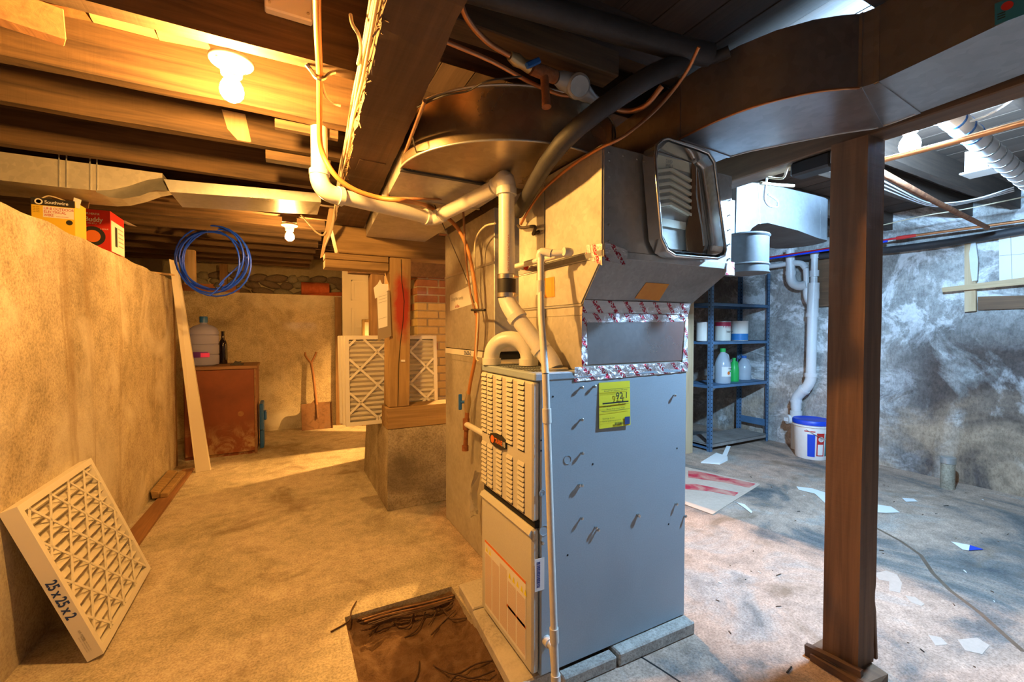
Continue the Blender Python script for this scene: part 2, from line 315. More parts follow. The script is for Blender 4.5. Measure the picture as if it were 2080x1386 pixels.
# ------------------------------------------------------------------ mesh helpers
ORG = {}
def parent_mat(p): return ORG.get(p.name, Matrix.Identity(4)) if p else Matrix.Identity(4)
class MB:
    def __init__(s): s.v = []; s.f = []; s.m = []; s.cur = 0; s.uv = {}
    def add(s, vs, fs):
        n = len(s.v); s.v += [V(v) for v in vs]
        for f in fs: s.f.append(tuple(i+n for i in f)); s.m.append(s.cur)
        return s
    def box(s, x0, x1, y0, y1, z0, z1):
        vs = [(x, y, z) for z in (z0, z1) for y in (y0, y1) for x in (x0, x1)]
        return s.add(vs, [(0, 2, 3, 1), (4, 5, 7, 6), (0, 1, 5, 4), (2, 6, 7, 3), (0, 4, 6, 2), (1, 3, 7, 5)])
    def prism(s, poly, vec):
        vec = V(vec); poly = [V(p) for p in poly]; n = len(poly)
        nrm = V((0, 0, 0))
        for i in range(n): nrm += (poly[i]-poly[0]).cross(poly[(i+1) % n]-poly[0])
        if nrm.dot(vec) > 0: poly = poly[::-1]
        vs = poly+[p+vec for p in poly]
        fs = [tuple(range(n)), tuple(range(2*n-1, n-1, -1))]
        for i in range(n):
            j = (i+1) % n; fs.append((j, i, n+i, n+j))
        return s.add(vs, fs)
    def hexa(s, b, t):      # two quads (bottom/top) in the same order
        return s.add(list(b)+list(t), [(3, 2, 1, 0), (4, 5, 6, 7), (0, 1, 5, 4), (1, 2, 6, 5), (2, 3, 7, 6), (3, 0, 4, 7)])
    def beam(s, a, b, w, h, up=(0, 0, 1)):
        a = V(a); b = V(b); d = (b-a).normalized(); up = V(up)
        x = d.cross(up)
        if x.length < 1e-4: x = d.cross(V((0, 1, 0)))
        x.normalize(); u = x.cross(d).normalized()
        q = [(-.5, -.5), (.5, -.5), (.5, .5), (-.5, .5)]
        return s.prism([a+x*w*i+u*h*j for i, j in q], b-a)
    def tube(s, pts, r, seg=10, smooth=0, caps=True):
        pts = [V(p) for p in pts]
        rr = r if isinstance(r, (list, tuple)) else [r]*len(pts)
        if smooth:
            P = [pts[0]*2-pts[1]]+pts+[pts[-1]*2-pts[-2]]; R = [rr[0]]+list(rr)+[rr[-1]]
            o = []; ro = []
            for i in range(1, len(P)-2):
                for k in range(smooth):
                    t = k/smooth; a, b, c, d = P[i-1:i+3]
                    o.append(.5*((2*b)+(c-a)*t+(2*a-5*b+4*c-d)*t*t+(3*b-a-3*c+d)*t**3)); ro.append(R[i]*(1-t)+R[i+1]*t)
            o.append(pts[-1]); ro.append(rr[-1]); pts, rr = o, ro
        n = len(pts); rings = []
        t0 = (pts[1]-pts[0]).normalized()
        u = t0.orthogonal().normalized()
        vs = []
        for i, p in enumerate(pts):
            t = (pts[min(i+1, n-1)]-pts[max(i-1, 0)])
            if t.length < 1e-7: t = t0
            t.normalize(); u = (u-t*u.dot(t))
            if u.length < 1e-5: u = t.orthogonal()
            u.normalize(); w = t.cross(u)
            for k in range(seg):
                a = 2*math.pi*k/seg; vs.append(p+(u*math.cos(a)+w*math.sin(a))*rr[i])
        fs = []
        for i in range(n-1):
            for k in range(seg):
                k2 = (k+1) % seg; fs.append((i*seg+k, i*seg+k2, (i+1)*seg+k2, (i+1)*seg+k))
        if caps: fs.append(tuple(range(seg-1, -1, -1))); fs.append(tuple((n-1)*seg+k for k in range(seg)))
        return s.add(vs, fs)
    def lathe(s, prof, c=(0, 0, 0), axis=(0, 0, 1), seg=24, arc=None):
        c = V(c); ax = V(axis).normalized(); u = ax.orthogonal().normalized(); w = ax.cross(u)
        vs = []; fs = []; n = len(prof)
        for r, h in prof:
            for k in range(seg):
                a = 2*math.pi*k/seg; vs.append(c+ax*h+(u*math.cos(a)+w*math.sin(a))*r)
        for i in range(n-1):
            for k in range(seg):
                k2 = (k+1) % seg; fs.append((i*seg+k, i*seg+k2, (i+1)*seg+k2, (i+1)*seg+k))
        if prof[0][0] > 1e-5: fs.append(tuple(range(seg-1, -1, -1)))
        if prof[-1][0] > 1e-5: fs.append(tuple((n-1)*seg+k for k in range(seg)))
        return s.add(vs, fs)
    def quad(s, a, b, c, d): return s.add([a, b, c, d], [(0, 1, 2, 3)])
    def mesh(s, name, mats, inv=None, smooth=False, bev=0, uvf=None):
        me = bpy.data.meshes.new(name)
        vs = [inv @ v for v in s.v] if inv else s.v
        me.from_pydata([tuple(v) for v in vs], [], s.f)
        mats = mats if isinstance(mats, (list, tuple)) else [mats]
        for m in mats: me.materials.append(M[m] if isinstance(m, str) else m)
        for p, k in zip(me.polygons, s.m): p.material_index = min(k, len(mats)-1)
        if bev or smooth:
            bm = bmesh.new(); bm.from_mesh(me)
            bmesh.ops.remove_doubles(bm, verts=bm.verts, dist=1e-6)
            if bev: bmesh.ops.bevel(bm, geom=[e for e in bm.edges if len(e.link_faces) == 2 and e.calc_face_angle(0) > .6], offset=bev, segments=1, affect='EDGES', clamp_overlap=True)
            bm.to_mesh(me); bm.free()
        if smooth:
            for p in me.polygons: p.use_smooth = True
            try: me.set_sharp_from_angle(angle=math.radians(smooth if smooth > 1 else 40))
            except Exception: pass
        if uvf:
            l = me.uv_layers.new(name='uv')
            for lp in me.loops:
                co = s.v[lp.vertex_index] if lp.vertex_index < len(s.v) else me.vertices[lp.vertex_index].co
                l.data[lp.index].uv = uvf(co)
        me.update(); return me
    def build(s, name, mats, parent=None, smooth=False, bev=0, local=False, uvf=None):
        inv = None if local or not parent else parent_mat(parent).inverted()
        me = s.mesh(name, mats, inv, smooth, bev, uvf)
        o = bpy.data.objects.new(name, me); COL.objects.link(o)
        if parent: o.parent = parent; ORG[o.name] = parent_mat(parent)
        return o
def tag(o, label=None, cat=None, group=None, kind=None):
    if label: o['label'] = label
    if cat: o['category'] = cat
    if group: o['group'] = group
    if kind: o['kind'] = kind
    return o
def thing(name, label, cat, loc=(0, 0, 0), rot=None, group=None):
    e = bpy.data.objects.new(name, None); COL.objects.link(e); e.empty_display_size = .05
    mt = Matrix.Translation(V(loc))
    if rot is not None: mt = mt @ (rot.to_4x4() if isinstance(rot, Matrix) else Matrix.Rotation(rot, 4, 'Z'))
    e.matrix_world = mt; e.location = mt.to_translation(); e.rotation_euler = mt.to_euler()
    ORG[e.name] = mt
    return tag(e, label, cat, group)
def inst(me, name, parent, loc=(0, 0, 0), rot=None, scale=None):   # loc/rot in the parent's frame
    o = bpy.data.objects.new(name, me); COL.objects.link(o); o.parent = parent; o.location = loc
    if rot: o.rotation_euler = rot
    if scale: o.scale = scale
    return o
def frame(x, y):            # rotation matrix from x axis and (approx) y axis
    x = V(x).normalized(); y = V(y); z = x.cross(y).normalized(); y = z.cross(x)
    return Matrix((x, y, z)).transposed()
def text(s, size, org, xd, yd, mat, parent=None, name='lettering', align='LEFT', depth=.0006, off=.0008, sx=1.0, bold=0):
    c = bpy.data.curves.new('txt', 'FONT'); c.body = s; c.size = size; c.align_x = align; c.extrude = 0
    c.offset = bold
    t = bpy.data.objects.new('txt', c); COL.objects.link(t)
    dg = bpy.context.evaluated_depsgraph_get(); me = bpy.data.meshes.new_from_object(t.evaluated_get(dg))
    bpy.data.objects.remove(t); bpy.data.curves.remove(c)
    R = frame(xd, yd).to_4x4(); mt = Matrix.Translation(V(org)+R.to_3x3() @ V((0, 0, off))) @ R @ Matrix.Diagonal((sx, 1, 1, 1))
    if parent: mt = parent_mat(parent).inverted() @ mt
    me.transform(mt); me.materials.clear(); me.materials.append(M[mat]); me.name = name
    o = bpy.data.objects.new(name, me); COL.objects.link(o)
    if parent: o.parent = parent; ORG[o.name] = parent_mat(parent)
    return o
def struct(name, mb, mat, bev=0, smooth=False):
    return tag(mb.build(name, mat, None, smooth, bev), kind='structure')
# ================================================================== THE ROOM
XL, XR, YB = -.86, 4.75, 6.0
PIT_X0, PIT_X1, PIT_Y0, PIT_Y1, PIT_Z = .215, .69, .7, 1.93, -.075
fl = MB()
for (a, b, c, d) in ((-1.6, PIT_X0, -1.2, 6.6), (PIT_X1, 5.2, -1.2, 6.6), (PIT_X0, PIT_X1, PIT_Y1, 6.6), (PIT_X0, PIT_X1, -1.2, PIT_Y0)):
    fl.quad((a, c, 0), (b, c, 0), (b, d, 0), (a, d, 0))
# broken edges of the pit
for a, b in (((PIT_X0, PIT_Y0), (PIT_X0, PIT_Y1)), ((PIT_X0, PIT_Y1), (PIT_X1, PIT_Y1)), ((PIT_X1, PIT_Y1), (PIT_X1, PIT_Y0)), ((PIT_X1, PIT_Y0), (PIT_X0, PIT_Y0))):
    fl.quad((a[0], a[1], -.16), (a[0], a[1], 0), (b[0], b[1], 0), (b[0], b[1], -.16))
floor = struct('floor', fl, 'floor')
# dirt in the pit, uneven
d = MB(); nx, ny = 40, 90
vs = []
for j in range(ny+1):
    for i in range(nx+1):
        u, w = i/nx, j/ny
        x = PIT_X0+(PIT_X1-PIT_X0)*u; y = PIT_Y0+(PIT_Y1-PIT_Y0)*w
        e = min(u, 1-u, w*2, (1-w)*2)
        z = PIT_Z+.012+.018*noise.noise(V((x*9, y*9, 1)))+.010*noise.noise(V((x*38, y*38, 4)))+.006*noise.noise(V((x*90, y*90, 9)))+.035*max(0, 1-e*12)
        vs.append((x, y, z))
d.add(vs, [(j*(nx+1)+i, j*(nx+1)+i+1, (j+1)*(nx+1)+i+1, (j+1)*(nx+1)+i) for j in range(ny) for i in range(nx)])
tag(d.build('pit_soil', 'dirt', floor, smooth=80), kind='stuff')
# left foundation wall with the crawl space floor behind it
def rough_wall(nu, nv, fn, amp, seed):
    mb = MB(); vs = []
    for j in range(nv+1):
        for i in range(nu+1):
            p, n = fn(i/nu, j/nv); p = V(p); k = noise.noise(p*3+V((seed, 0, 0)))+.5*noise.noise(p*11+V((0, seed, 0)))
            vs.append(p+V(n)*amp*k)
    mb.add(vs, [(j*(nu+1)+i, j*(nu+1)+i+1, (j+1)*(nu+1)+i+1, (j+1)*(nu+1)+i) for j in range(nv) for i in range(nu)])
    return mb
LT = 1.66
wl = rough_wall(120, 40, lambda u, v: ((XL, 4.8-u*6.0, v*LT), (1, 0, 0)), .006, 3)
n = len(wl.v)
# top edge worn: pull the rim down a little
for i in range(121):
    p = wl.v[40*121+i]; p.z += .012*noise.noise(V((p.y*5, 2, 0)))-.004
wl.add([(XL, 4.8, 0), (XL-.25, 4.8, 0), (XL-.25, 4.8, LT-.004), (XL, 4.8, LT-.004)], [(0, 1, 2, 3)])
top = [wl.v[40*121+i].copy() for i in range(121)]
wl.add(top+[V((-3.2, p.y, LT+.02*noise.noise(V((1, p.y*3, 0))))) for p in top], [(i, i+1, 121+i+1, 121+i) for i in range(120)])
struct('wall_left', wl, 'left_concrete', smooth=60)
struct('wall_recess', MB().box(-1.5, -1.08, 4.8, 6.0, 0, LT).box(-3.2, -1.08, 4.8, 6.6, LT-.3, LT), 'back_concrete')
struct('wall_crawl', MB().box(-3.3, -3.2, -1.2, 6.7, 1.5, 2.3), 'crawl')
# back wall: poured concrete, fieldstone on its ledge
wb = rough_wall(90, 24, lambda u, v: ((-1.3+u*6.4, YB, v*1.655), (0, -1, 0)), .006, 8)
wb.add([(-1.3, YB, 1.655), (5.1, YB, 1.655), (5.1, YB+.4, 1.655), (-1.3, YB+.4, 1.655)], [(0, 1, 2, 3)])
struct('wall_back', wb, 'back_concrete', smooth=60)
ws = struct('wall_stone', MB().box(-3.2, 5.1, YB+.34, YB+.5, 1.6, 2.3), 'mortar')
random.seed(3)
protos = []
for k in range(4):
    mb = MB(); bm = bmesh.new(); bmesh.ops.create_icosphere(bm, subdivisions=2, radius=1)
    for v in bm.verts: v.co *= 1+.28*noise.noise(v.co*1.3+V((k*5, 0, 0)))
    mb.add([v.co.copy() for v in bm.verts], [tuple(v.index for v in f.verts) for f in bm.faces]); bm.free()
    protos.append(mb.mesh('stone', 'stone_a' if k % 2 else 'stone_b', smooth=60))
for row, z in enumerate((1.70, 1.79, 1.88)):
    x = -1.2+row*.07
    while x < .95:
        w = random.uniform(.06, .13)
        inst(random.choice(protos), 'stone', ws, (x+w, YB+.335, z+random.uniform(-.015, .015)), (0, random.uniform(-.3, .3), 0), (w*1.05, .05, random.uniform(.045, .062)))
        x += 2*w-.005
# right wall
wr = rough_wall(100, 40, lambda u, v: ((XR, -1.2+u*7.4, v*2.24), (-1, 0, 0)), .008, 5)
wall_right = struct('wall_right', wr, 'right_wall', smooth=60)
# ------------------------------------------------------------------ ceiling: subfloor boards on joists
JB, JT = 2.0, 2.24
JBR = 2.10
ceil = tag(MB().box(-3.3, 5.2, -1.2, 6.7, JT+.025, JT+.06).build('ceiling', 'crawl'), kind='structure')
random.seed(5)
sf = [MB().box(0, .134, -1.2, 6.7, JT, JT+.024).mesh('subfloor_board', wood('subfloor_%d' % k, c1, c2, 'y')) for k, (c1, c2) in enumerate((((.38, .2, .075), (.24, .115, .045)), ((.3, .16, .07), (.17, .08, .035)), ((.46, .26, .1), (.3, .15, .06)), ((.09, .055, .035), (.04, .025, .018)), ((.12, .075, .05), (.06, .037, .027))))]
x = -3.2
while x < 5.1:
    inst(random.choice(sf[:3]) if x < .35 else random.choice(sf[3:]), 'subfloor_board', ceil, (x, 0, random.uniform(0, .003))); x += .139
JY = [-.86, -.47, -.09, .295, .68, 1.10, 1.46, 1.85, 2.215, 2.68, 3.05, 3.42, 3.80, 4.18, 4.56, 4.94, 5.32, 5.70, 6.08, 6.42]
def rough_beam_x(x0, x1, y0, y1, z0, z1, seed, n=40):
    mb = MB(); vs = []
    for i in range(n+1):
        x = x0+(x1-x0)*i/n
        for (y, z) in ((y0, z0), (y1, z0), (y1, z1), (y0, z1)):
            q = V((x*2.2, y*9, z*9+seed)); vs.append((x, y+.004*noise.noise(q), z+(.005*noise.noise(q*1.7) if z == z0 else 0)))
    fs = [(3, 2, 1, 0), tuple(4*n+k for k in range(4))]
    for i in range(n):
        for k in range(4):
            k2 = (k+1) % 4; fs.append((4*i+k, 4*i+k2, 4*i+4+k2, 4*i+4+k))
    return mb.add(vs, fs)
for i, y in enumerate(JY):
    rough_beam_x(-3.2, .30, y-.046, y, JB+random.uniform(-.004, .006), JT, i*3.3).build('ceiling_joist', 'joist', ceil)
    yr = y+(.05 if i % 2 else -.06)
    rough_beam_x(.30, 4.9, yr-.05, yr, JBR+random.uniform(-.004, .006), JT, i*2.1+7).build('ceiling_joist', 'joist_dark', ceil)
# sill boards on the far crawl ledge
# ------------------------------------------------------------------ girders
def gl(y): return .19+.05*(y-.9)
def gr(y): return .335+.062*(y-.83)
GY0, GY1, GZ = -1.1, 3.08, 1.875
g = thing('girder', 'massive dark timber girder running overhead from the foreground to the pier', 'beam', (.25, 1, GZ))
mb = MB(); vs = []; n = 90
for i in range(n+1):
    y = GY0+(GY1-GY0)*i/n
    k = lambda s, a: a*noise.noise(V((y*6, s, 0)))+a*.6*noise.noise(V((y*23, s, 3)))
    vs += [(gl(y)+k(1, .010), y, GZ+k(2, .006)), (gr(y)+k(3, .005), y, GZ+k(4, .004)), (gr(y), y, JB-.003), (gl(y)+k(5, .006), y, JB-.003)]
mb.add(vs, [(3, 2, 1, 0), tuple(4*n+q for q in range(4))])
for i in range(n):
    for q in range(4):
        mb.cur = 1 if q == 3 else 0
        q2 = (q+1) % 4; mb.add([], []); mb.f.append((4*i+q, 4*i+q2, 4*i+4+q2, 4*i+4+q)); mb.m.append(mb.cur)
mb.build('timber', ['girder', 'girder_rough'], g)
# splinters along the sawn corner
sp = MB(); random.seed(9)
for k in range(130):
    y = random.uniform(.3, 2.3); p = V((gl(y)+random.uniform(-.004, .006), y, GZ+random.uniform(-.004, .02)))
    q = p+V((random.uniform(-.012, .008), random.uniform(-.03, .03), random.uniform(-.022, .004)))
    sp.beam(p, q, random.uniform(.001, .004), .0015)
tag(sp.build('splinters', 'girder_rough', g), kind='stuff')
MB().box(gl(1.86)+.03, gr(1.86)-.03, 1.78, 1.9, GZ-.004, GZ+.01).build('patch_block', 'girder', g)
g2 = tag(MB().box(1.772, 1.875, -1.1, 5.9, GZ, JBR-.006).build('girder', 'girder_right', None, bev=.004), 'dark timber girder beside the supply duct carried by the brown post', 'beam')
# brown post in the right foreground
pst = thing('support_post', 'brown rough-sawn timber post in the right foreground', 'post', (1.8, .81, 0))
mb = MB(); vs = []; n = 60
for i in range(n+1):
    z = .028+(GZ-.030)*i/n; tp = 1-.0*i/n
    c = [(1.742, .862), (1.757, .757), (1.862, .752), (1.852, .862)]
    for k, (x, y) in enumerate(c):
        w = .0022*noise.noise(V((z*5, k*3, 1))); b = 0
        if k == 2 and z < .3: b = -.022*max(0, noise.noise(V((z*14, 2, 2)))+.35)
        vs.append((x+w+b, y+w, z))
mb.add(vs, [(3, 2, 1, 0), tuple(4*n+q for q in range(4))]+[(4*i+q, 4*i+(q+1) % 4, 4*i+4+(q+1) % 4, 4*i+4+q) for i in range(n) for q in range(4)])
mb.build('timber', 'post_wood', pst)
b = MB(); b.hexa([(1.70, .70, 0), (1.83, .70, 0), (1.87, .90, 0), (1.71, .90, 0)], [(1.715, .715, .028), (1.83, .70, .028), (1.87, .9, .028), (1.71, .9, .028)])
b.build('sole_plate', 'girder_right', pst)
b = MB()
b.beam((1.716, .905, .02), (1.735, .735, .03), .022, .04); b.beam((1.71, .88, .012), (1.71, .72, .014), .03, .025)
b.build('rotten_splint', 'girder', pst)
b = MB(); b.prism([(1.868, .75, .03), (1.868, .80, .03), (1.868, .795, .24), (1.866, .77, .30), (1.867, .757, .2)], (.012, 0, 0)); b.build('split_sliver', 'post_wood', pst)
# ------------------------------------------------------------------ pier, its timbers and cross beam
pm = MB(); pm.hexa([(.602, 2.94, 0), (1.5, 2.94, 0), (1.5, 3.9, 0), (.602, 3.9, 0)], [(.612, 2.95, .544), (1.5, 2.95, .544), (1.5, 3.9, .544), (.632, 3.9, .544)])
pm.box(.609, 1.5, 2.943, 2.95, .268, .273)
tag(pm.build('concrete_pier', 'pier_concrete', None, bev=.008), 'stained concrete pier block under the timber post', 'pier')
tag(MB().box(.606, 1.5, 2.945, 3.13, .546, .692).build('sill_timber', 'beam_x', None, bev=.006), 'orange-brown timber lying on the concrete pier', 'beam')
def red_post():
    m = M['pier_post'].copy(); m.name = 'pier_post_sprayed'; nt = m.node_tree; b = nt.nodes['Principled BSDF']
    v = coords(nt, (1/.055, 0, 1/.21), loc=(-.012/.055, 0, -.68/.21))
    ln = N(nt, 'ShaderNodeVectorMath', operation='LENGTH'); nt.links.new(v, ln.inputs[0])
    f = tex_noise(nt, coords(nt), 14, 6, .6, .4)
    ad = N(nt, 'ShaderNodeMath', operation='MULTIPLY_ADD'); nt.links.new(f, ad.inputs[0]); ad.inputs[1].default_value = .9; nt.links.new(ln.outputs['Value'], ad.inputs[2])
    k = ramp(nt, ad.outputs[0], [(.75, (.92, .92, .92)), (1.0, (0, 0, 0))])
    gx = N(nt, 'ShaderNodeMapRange'); gx.inputs[1].default_value = 1.75; gx.inputs[2].default_value = 1.1; nt.links.new(ad.outputs[0], gx.inputs[0])
    old = b.inputs['Base Color'].links[0].from_socket
    nt.links.new(mix(nt, gx.outputs[0], old, (.34, .03, .012)), b.inputs['Base Color']); return m
pp = thing('support_post', 'square timber post with red paint mark standing on the pier', 'post', (.7, 3.03, .694))
MB().hexa([(.62, 2.955, .694), (.758, 2.955, .694), (.758, 3.12, .694), (.62, 3.12, .694)], [(.633, 2.955, 1.70), (.775, 2.955, 1.70), (.775, 3.12, 1.70), (.633, 3.12, 1.70)]).build('timber', red_post(), pp, bev=.004)
cr = MB(); pr = [(715, 700), (813, 560), (823, 600), (818, 640), (816, 690), (811, 730), (808, 790), (806, 828)]
pts = [PY(a, c, 2.954) for a, c in ((815, 527), (816, 570), (821, 612), (819, 650), (813, 700), (810, 740), (809, 790), (808, 826))]
for a, c in zip(pts[:-1], pts[1:]): cr.beam(a, c, .004, .003, (0, 1, 0))
cr.build('drying_crack', 'dark_gap', pp)
rp_ = [(800, 583), (812, 585), (821, 600), (823, 628), (820, 668), (818, 690), (806, 697), (801, 650), (797, 610)]
MB().prism([PY(a, c, 2.953) for a, c in ((814, 731), (822, 731), (822, 735), (814, 735))], (0, -.012, 0)).build('peg', 'white', pp)
xb = MB(); xb.hexa([(.31, 2.94, 1.702), (1.7, 2.94, 1.702), (1.7, 3.1, 1.702), (.31, 3.1, 1.702)], [(.272, 2.94, GZ), (1.7, 2.94, GZ), (1.7, 3.1, GZ), (.272, 3.1, GZ)])
tag(xb.build('cross_beam', 'beam_x', None, bev=.006), 'heavy timber cross beam on top of the pier post', 'beam')
cp = MB().box(.235, .625, 2.955, 3.1, 1.607, 1.658).box(.235, .625, 2.957, 3.1, 1.662, 1.70)
tag(cp.build('bearing_block', 'beam_x', None, bev=.003), 'short doubled timber under the left end of the cross beam', 'beam')
tag(MB().box(.672, .785, 3.9, 4.03, 0, 1.70).build('support_post', 'dark_z', None, bev=.004), 'darker timber post behind the pier beside the white door', 'post')
tag(MB().box(.5, 1.7, 3.9, 4.03, 1.702, JB).build('cross_beam', 'girder_right', None), 'dark timber carried by the post behind the pier', 'beam')
# brick chimney
ch = thing('brick_chimney', 'yellow and red brick chimney behind the pier', 'chimney', (1.3, 3.9, 0))
CX0, CX1, CY0, CY1 = 1.09, 1.55, 3.95, 4.4
MB().box(CX0+.006, CX1, CY0+.006, CY1, 0, JT).build('mortar_core', 'mortar', ch)
bl = {}
for nm in ('brick_y', 'brick_r'):
    for t, (lx, ly) in (('f', (.205, .1)), ('s', (.1, .205)), ('h', (.1, .1))):
        bl[nm, t] = MB().box(0, lx, 0, ly, 0, .063).mesh('brick', nm, bev=.004)
random.seed(11)
for k in range(29):
    z = k*.0735+.004
    for side in range(2):
        L = .46; p = 0 if k % 2 == side else -.107
        while p < L-.03:
            a0, a1 = max(p, 0), min(p+.205, L)
            nm = ('brick_r' if z > 1.42 or random.random() < .12 else 'brick_y') if side == 0 else ('brick_r' if random.random() < .8 else 'brick_y')  # left face gets mostly dark red bricks to imitate its shadow
            if a1-a0 > .05:
                full = a1-a0 > .15
                jit = random.uniform(-.004, .003)
                if side == 0: inst(bl[nm, 'f' if full else 'h'], 'brick', ch, (CX0+a0-1.3, CY0-3.9+jit, z), scale=((a1-a0-.008)/(.205 if full else .1), 1, 1))
                elif a0 > .11 or k % 2: inst(bl[nm, 's' if full else 'h'], 'brick', ch, (CX0-1.3+jit, CY0-3.9+a0+(.1 if a0 < .01 else 0), z), scale=(1, (a1-a0-.008-(.1 if a0 < .01 else 0))/(.205 if full else .1), 1))
            p += .213

struct('wall_added_partition', MB().box(2.35, 3.47, 2.97, 3.05, 0, JBR-.01).box(3.40, 3.47, 3.05, 6.0, 0, JBR-.01), 'back_concrete')  # partition added out of view to keep the back bulb off the shelf
# ================================================================== LAMPS
def lamp(base, drop, col, s, mname, label, blabel, r=.031, br=.058, down=(0, 0, -1)):
    base = V(base); dn = V(down)
    t = thing('lampholder', label, 'lamp', base)
    MB().lathe([(br, .0), (br, .006), (br*.92, .012), (br*.62, .018), (br*.52, .028), (br*.46, .045), (br*.4, .047), (br*.4, .03)], base, dn, 28).build('porcelain_base', 'porcelain', t, smooth=40)
    for a in (.8, 3.94):
        c = base+V((math.cos(a), math.sin(a), 0))*br*.75
        MB().lathe([(.005, 0), (.005, .004), (0, .006)], c+dn*.013, dn, 10).build('screw', 'steel', t)
    c = base+dn*(.047+r*1.35)
    pr = [(r*.40, r*1.75), (r*.42, r*1.35), (r*.62, r*1.0), (r*.9, r*.5), (r, 0), (r*.93, -r*.4), (r*.7, -r*.74), (r*.36, -r*.95), (0, -r)]
    m = MB().lathe([(.0135, r*1.3), (.0135, r*1.9)], c, -dn, 16).build('screw_cap', 'brass', t)
    tag(MB().lathe(pr, c, -dn, 24).build('light_bulb', emit(mname, col, s), None, smooth=60), blabel, 'bulb')
    return t
lamp(PZ(470, 122, JB-.002)+V((0, .0, 0)), 0, WARM, S_NEAR, 'bulb_glow_warm', 'round white porcelain lampholder under the left joists near the camera', 'glowing warm bulb in the porcelain holder near the camera')
lamp((.046, 3.44, 1.955), 0, WARM, S_FAR, 'bulb_glow_far', 'small white lampholder under the far joists above the shovel', 'glowing warm bulb far back above the shovel', .03, .055)
lamp((2.05, 4.70, JBR-.002), 0, WARM, S_BACK, 'bulb_glow_back', 'white lampholder on the joists behind the return air box', 'warm bulb out of sight behind the return air box', .03)
lamp((2.205, .81, 2.038), 0, COOL, S_COOL, 'bulb_glow_cool', 'white lampholder under the joists behind the dark right girder', 'glaring cool white bulb behind the right girder', .034, .052)
tag(MB().box(2.175, 2.235, .76, .86, 2.039, JT-.005).build('mounting_block', 'joist'), 'small wooden block above the cool white bulb', 'block')
tag(MB().box(.0, .09, 3.38, 3.50, 1.957, JB).build('mounting_block', 'joist'), 'small wooden block above the far warm bulb', 'block')

# ================================================================== FURNACE
FX0, FX1, FY0, FY1, FZ0, FZ1 = .72, 1.435, 1.22, 1.645, .052, 1.07
fu = thing('furnace', 'tall grey gas furnace with louvred tan front panel', 'furnace', (FX0, FY0, FZ0))
MB().box(FX0+.028, FX1, FY0, FY1, FZ0, FZ1-.008).build('cabinet_body', 'furnace', fu, bev=.004)
MB().box(FX0+.004, FX1, FY0-.003, FY1+.003, FZ1-.026, FZ1).build('top_cap', 'furnace', fu, bev=.004)
ZS = PX(1080, 1068, FX0).z     # split between the two front doors
up = MB().box(FX0, FX0+.027, FY0+.006, FY1-.004, ZS+.012, FZ1-.03).build('upper_door', 'furnace_front', fu, bev=.006)
lo = MB(); lo.box(FX0-.001, FX0+.027, FY0+.006, FY1-.004, FZ0+.01, ZS-.012)
lo = lo.build('lower_door', 'furnace_front', fu, bev=.007)
MB().box(FX0+.01, FX0+.03, FY0+.008, FY1-.006, ZS-.012, ZS+.012).build('door_gap', 'dark_gap', fu)
MB().prism([(FX0-.002, FY0+.01, ZS-.014), (FX0-.012, FY0+.01, ZS-.03), (FX0-.002, FY0+.01, ZS-.045)], (0, FY1-FY0-.02, 0)).build('door_lip', 'furnace_front', lo)
# louvres: hooded slots, five columns
lw = .046; lv = MB()
lv.prism([(-.0005, 0, .016), (-.0065, 0, .0035), (-.0065, 0, .002), (-.0005, 0, .0035)], (0, lw, 0))
lv.cur = 1; lv.box(-.0012, .0005, .001, lw-.001, -.0045, .0035)
lme = lv.mesh('louver', ['furnace_front', 'dark_gap'])
# column near edges (from the photo, on the plane of the door)
cols = [(972+1, 987), (990, 1002), (1008, 1022), (1028, 1042), (1051, 1066)]
for i in range(5):
    y1 = PX((973, 990, 1008, 1028.5, 1051)[i], 850, FX0).y; y0 = y1-.052
    if i == 0: y0 = FY1-.058
    for k in range(14): inst(lme, 'louver', up, (FX0-FX0, y0-FY0, (1.028-k*.0172-.004)-FZ0))
    n = 10
    for k in range(n): inst(lme, 'louver', up, (0, y0-FY0, (.745-k*.0172)-FZ0))
# badge
bc = PX(1013, 896, FX0)
bp = MB(); w, h = .072, .026
poly = [(-w, 0), (-w+.012, h*.72), (-w*.3, h), (w*.5, h), (w, h*.55), (w, -h*.55), (w*.5, -h), (-w*.3, -h), (-w+.012, -h*.72)]
bp.prism([(FX0-.001, bc.y-a, bc.z+c) for a, c in poly], (-.006, 0, 0)); bd = bp.build('badge', 'rubber', fu)
bd['label'] = 'dark oval maker badge with orange lettering'
MB().lathe([(.0, 0), (.015, 0), (.015, .001), (0, .001)], (FX0-.0075, bc.y+.04, bc.z), (-1, 0, 0), 16).build('emblem', 'ink_orange', bd)
text('TRANE', .026, (FX0-.007, bc.y+.02, bc.z-.009), (0, -1, 0), (0, 0, 1), 'ink_orange', bd, bold=.0006, sx=.8)
text('XB', .026, (FX0-.007, bc.y-.046, bc.z-.009), (0, -1, 0), (0, 0, 1), 'ink_white', bd, sx=.7)
